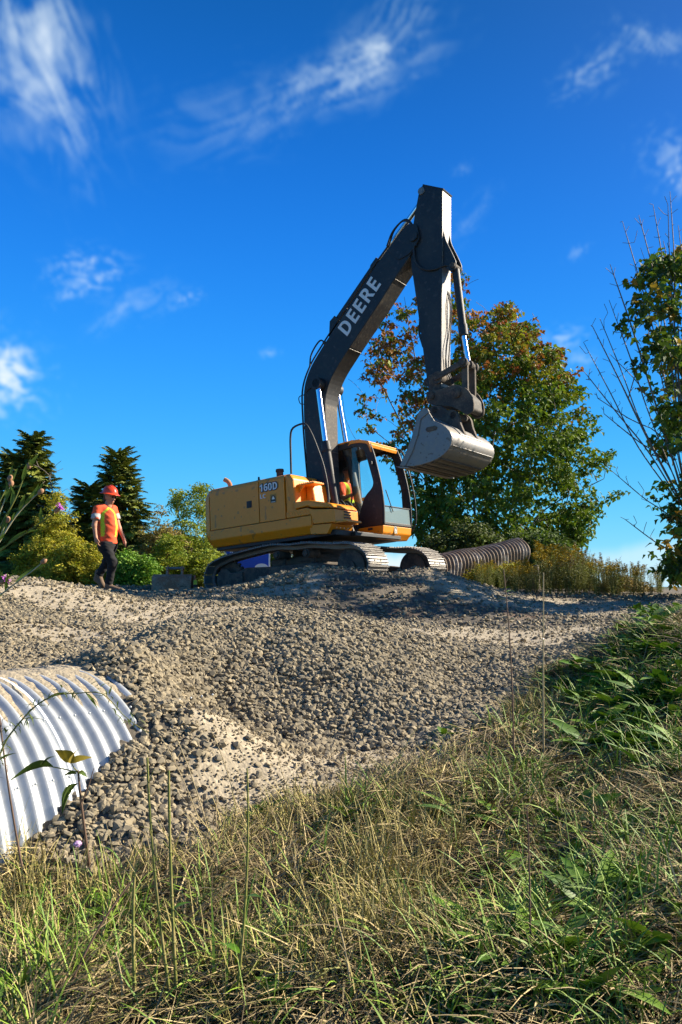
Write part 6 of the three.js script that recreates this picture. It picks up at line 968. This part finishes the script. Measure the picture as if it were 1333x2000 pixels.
{                                                                    // knapweed leaning in from the edge
  const D = 1.9, foot = at(-150, 1700, D); foot.y = height(foot.x, foot.z); const J = (x, y, d = D) => at(x, y, d).sub(foot), t = thing('knapweed', 'purple flowered knapweed leaning across the spruces', 'plant', foot), r = randomFrom(980);
  const green = leafMaterial({ color: RGB(0.12, 0.2, 0.03) }), pale = material({ color: RGB(0.36, 0.33, 0.2), roughness: 0.7 }), purple = material({ color: RGB(0.42, 0.06, 0.5), roughness: 0.7 }), bud = material({ color: RGB(0.35, 0.18, 0.09), roughness: 0.8 });
  const slim = leafBlade(0.06, 0.011, 0.2, 0.2, [0.2, 0.9, 1, 0.6, 0]);
  const branch = (list, end) => {
    const c = new THREE.CatmullRomCurve3(list.map(([x, y]) => J(x, y))), pts = c.getPoints(16); part('branch', limb(pts, pts.map((_, i) => mix(0.0026, 0.0011, i / 16)), 5), r() < 0.5 ? pale : MAT.stalk, t);
    for (let k = 0; k < 7; k++) { const u = 0.15 + 0.8 * (k + r() * 0.5) / 7, p = c.getPoint(u), d = c.getTangent(u), l = part('leaf', slim, green, t); l.position.copy(p); l.quaternion.setFromUnitVectors(V(0, 0, 1), d.clone().add(V((r() - 0.5) * 1.2, 0.8 * r(), (r() - 0.5) * 1.2)).normalize()); l.scale.setScalar(0.5 + 0.5 * r()); }
    const p = pts[16], d = c.getTangent(1), q = new THREE.Quaternion().setFromUnitVectors(V(0, 1, 0), d);
    const cup = new THREE.SphereGeometry(0.0065, 10, 8); cup.scale(1, 1.4, 1); cup.applyQuaternion(q); cup.translate(p.x, p.y, p.z); part('bud', cup, bud, t);
    if (end) { const rays = []; for (let k = 0; k < 26; k++) { const g = leafBlade(0.014, 0.0022, 0.2, 0.4, [0.5, 1, 0.6]); g.rotateX(-0.3 - 0.9 * r()); g.rotateY(k * 2.4); g.translate(0, 0.006, 0); rays.push(g); } const g = join(rays); g.applyQuaternion(q); g.translate(p.x, p.y, p.z); part('flower', g, purple, t); }
  };
  branch([[-150, 1700], [-90, 1350], [-30, 1110], [0, 1076], [60, 1035], [95, 1010], [112, 996]], true);
  branch([[-100, 1380], [-60, 1120], [-10, 1000], [14, 950], [20, 934]], false); branch([[-30, 1110], [0, 1030], [30, 975], [50, 925], [57, 910]], false);
  branch([[-20, 1090], [30, 1010], [62, 975], [80, 960]], false); branch([[-80, 1260], [-30, 1190], [30, 1140], [70, 1110], [86, 1096]], false);
  branch([[-60, 1240], [-20, 1170], [0, 1140], [6, 1136]], true); branch([[-70, 1180], [-30, 1060], [0, 1000], [22, 945]], false); branch([[-90, 1230], [-40, 1120], [-5, 1060], [15, 1015]], false);
}
{                                                                    // small clover flower and fallen leaves
  const p = groundAt(150, 1712), t = thing('clover_flower', 'single pale purple flower head low in the shaded grass', 'plant', p), h = new THREE.IcosahedronGeometry(0.014, 2), q = h.attributes.position, r = randomFrom(985);
  for (let i = 0; i < q.count; i++) { const k = 0.8 + 0.5 * Math.abs(noise(q.getX(i) * 300, q.getY(i) * 300, q.getZ(i) * 300)); q.setXYZ(i, q.getX(i) * k, q.getY(i) * k * 0.8 + 0.1, q.getZ(i) * k); } h.computeVertexNormals();
  part('flower', h, material({ color: RGB(0.45, 0.28, 0.5), roughness: 0.8 }), t); part('stem', limb([V(0, 0, 0), V(0.005, 0.05, 0), V(0, 0.095, 0)], [0.0015, 0.0013, 0.001], 5), MAT.stalk, t);
  const dead = leafBlade(0.09, 0.05, 0.25, 0.5, [0.1, 0.7, 1, 0.8, 0.4, 0]), brown = [RGB(0.2, 0.07, 0.035), RGB(0.3, 0.16, 0.07), RGB(0.42, 0.12, 0.05)].map((c) => material({ color: c, roughness: 0.7 }));
  for (const [x, y, s, m, l] of [[1190, 1800, 1.5, 0, 'large dark red fallen leaf under the dock leaves'], [1130, 1660, 0.7, 0, 'small dark fallen leaf on the thatch'], [1190, 1440, 1.0, 1, 'tan curled fallen leaf on the upper bank'], [1215, 1268, 0.6, 2, 'small scarlet leaf at the gravel edge'], [1325, 1250, 0.6, 2, 'scarlet leaf among bright bank weeds'], [985, 1735, 0.6, 1, 'pale curled fallen leaf in the dry grass'], [1120, 1610, 0.8, 1, 'pinkish fallen leaf near the thatch'], [1215, 1920, 1.1, 1, 'yellow brown fallen leaf beneath broad weeds']]) { const g = groundAt(x, y); if (!g) continue; const o = part(numbered('fallen_leaf'), dead, brown[m], scene); o.position.copy(g).add(V(0, 0.02, 0)); o.rotation.set(-0.2 + r() * 0.4, r() * 6.3, (r() - 0.5) * 0.8); o.scale.setScalar(s); tag(o, l, 'leaf', 'fallen leaves on the bank'); }
}
// goldenrod and tall weeds on the far bank
{
  const r = randomFrom(990), leafG = leafMaterial({ color: RGB(0.19, 0.22, 0.018) }), leafO = leafMaterial({ color: RGB(0.14, 0.15, 0.02) }), plume = material({ color: RGB(0.42, 0.31, 0.02), roughness: 0.9 }), seedHead = material({ color: RGB(0.3, 0.22, 0.12), roughness: 0.9 }), slim = leafBlade(0.13, 0.026, 0.15, 0.5, [0.3, 1, 0.7, 0]);
  const models = [0, 1, 2, 3, 4].map((k) => {
    const t = thing('goldenrod', '', 'plant', V(0, 0, 0), 'goldenrod and weeds on the far bank'), h = 0.75 + 0.12 * k, stems = [], leaves = [], tops = [];
    for (let s = 0; s < 8; s++) { const a = r() * 6.3, e = V(Math.cos(a) * 0.24, h * (0.75 + 0.35 * r()), Math.sin(a) * 0.18), f = V(Math.cos(a) * 0.05, 0, Math.sin(a) * 0.05), c = new THREE.QuadraticBezierCurve3(f, V(f.x, e.y * 0.6, f.z), e); stems.push(limb(c.getPoints(5), [0.006, 0.005, 0.005, 0.004, 0.003, 0.002], 4));
      for (let q = 0; q < 20; q++) { const u = 0.12 + 0.85 * q / 20, p = c.getPoint(u), g = slim.clone(); g.scale(1, 1, 1.15 - 0.6 * u); g.rotateX(-0.3 - 0.5 * r()); g.rotateY(q * 2.4 + r()); g.translate(p.x, p.y, p.z); leaves.push(g); }
      if (k !== 2) for (let q = 0; q < 16; q++) { const u = 0.8 + 0.2 * r(), p = c.getPoint(u), g = leafBlade(0.07 * (1.25 - u) * 3, 0.02, 0.4, 0.5, [0.4, 1, 0.7, 0]); g.rotateX(-0.5 - 0.4 * r()); g.rotateY(r() * 6.3); g.translate(p.x, p.y + 0.02, p.z); tops.push(g); } }
    part('stems', join(stems), MAT.stalk, t); part('foliage', join(leaves), k % 2 ? leafO : leafG, t); if (tops.length) part('plume', join(tops), k === 3 ? seedHead : plume, t); t.userData.model = undefined; return t;
  });
  const names = ['goldenrod with yellow plumes crowding the far bank', 'goldenrod with olive leaves and yellow plumes on the far bank', 'leafy weed without flowers on the far bank', 'tall weed with tan seed heads on the far bank', 'tallest goldenrod with yellow plumes on the far bank'];
  let n = 0; for (let i = 0; i < 130; i++) {
    const px = mix(915, 1290, Math.pow(r(), 0.9)), d = mix(12.9, 16.5, r()), top = px < 1060 ? 1100 : mix(1070, 1112, smooth(1090, 1260, px) * 0.9), q = at(px, 1150, d), k = Math.floor(r() * 5), w = n < 5 ? models[n] : copyOf(models[k]), kk = n < 5 ? n : k; n++;
    const y = height(q.x, q.z); w.position.set(q.x, y - 0.03, q.z); w.rotation.y = r() * 6.3; const want = at(px, top + (r() - 0.3) * 32, d).y - y; w.scale.setScalar(clamp(want / (0.75 + 0.12 * kk), 0.3, 1.3)); w.userData.label = names[kk];
  }
}
shadows(scene);
renderer.render(scene, camera);
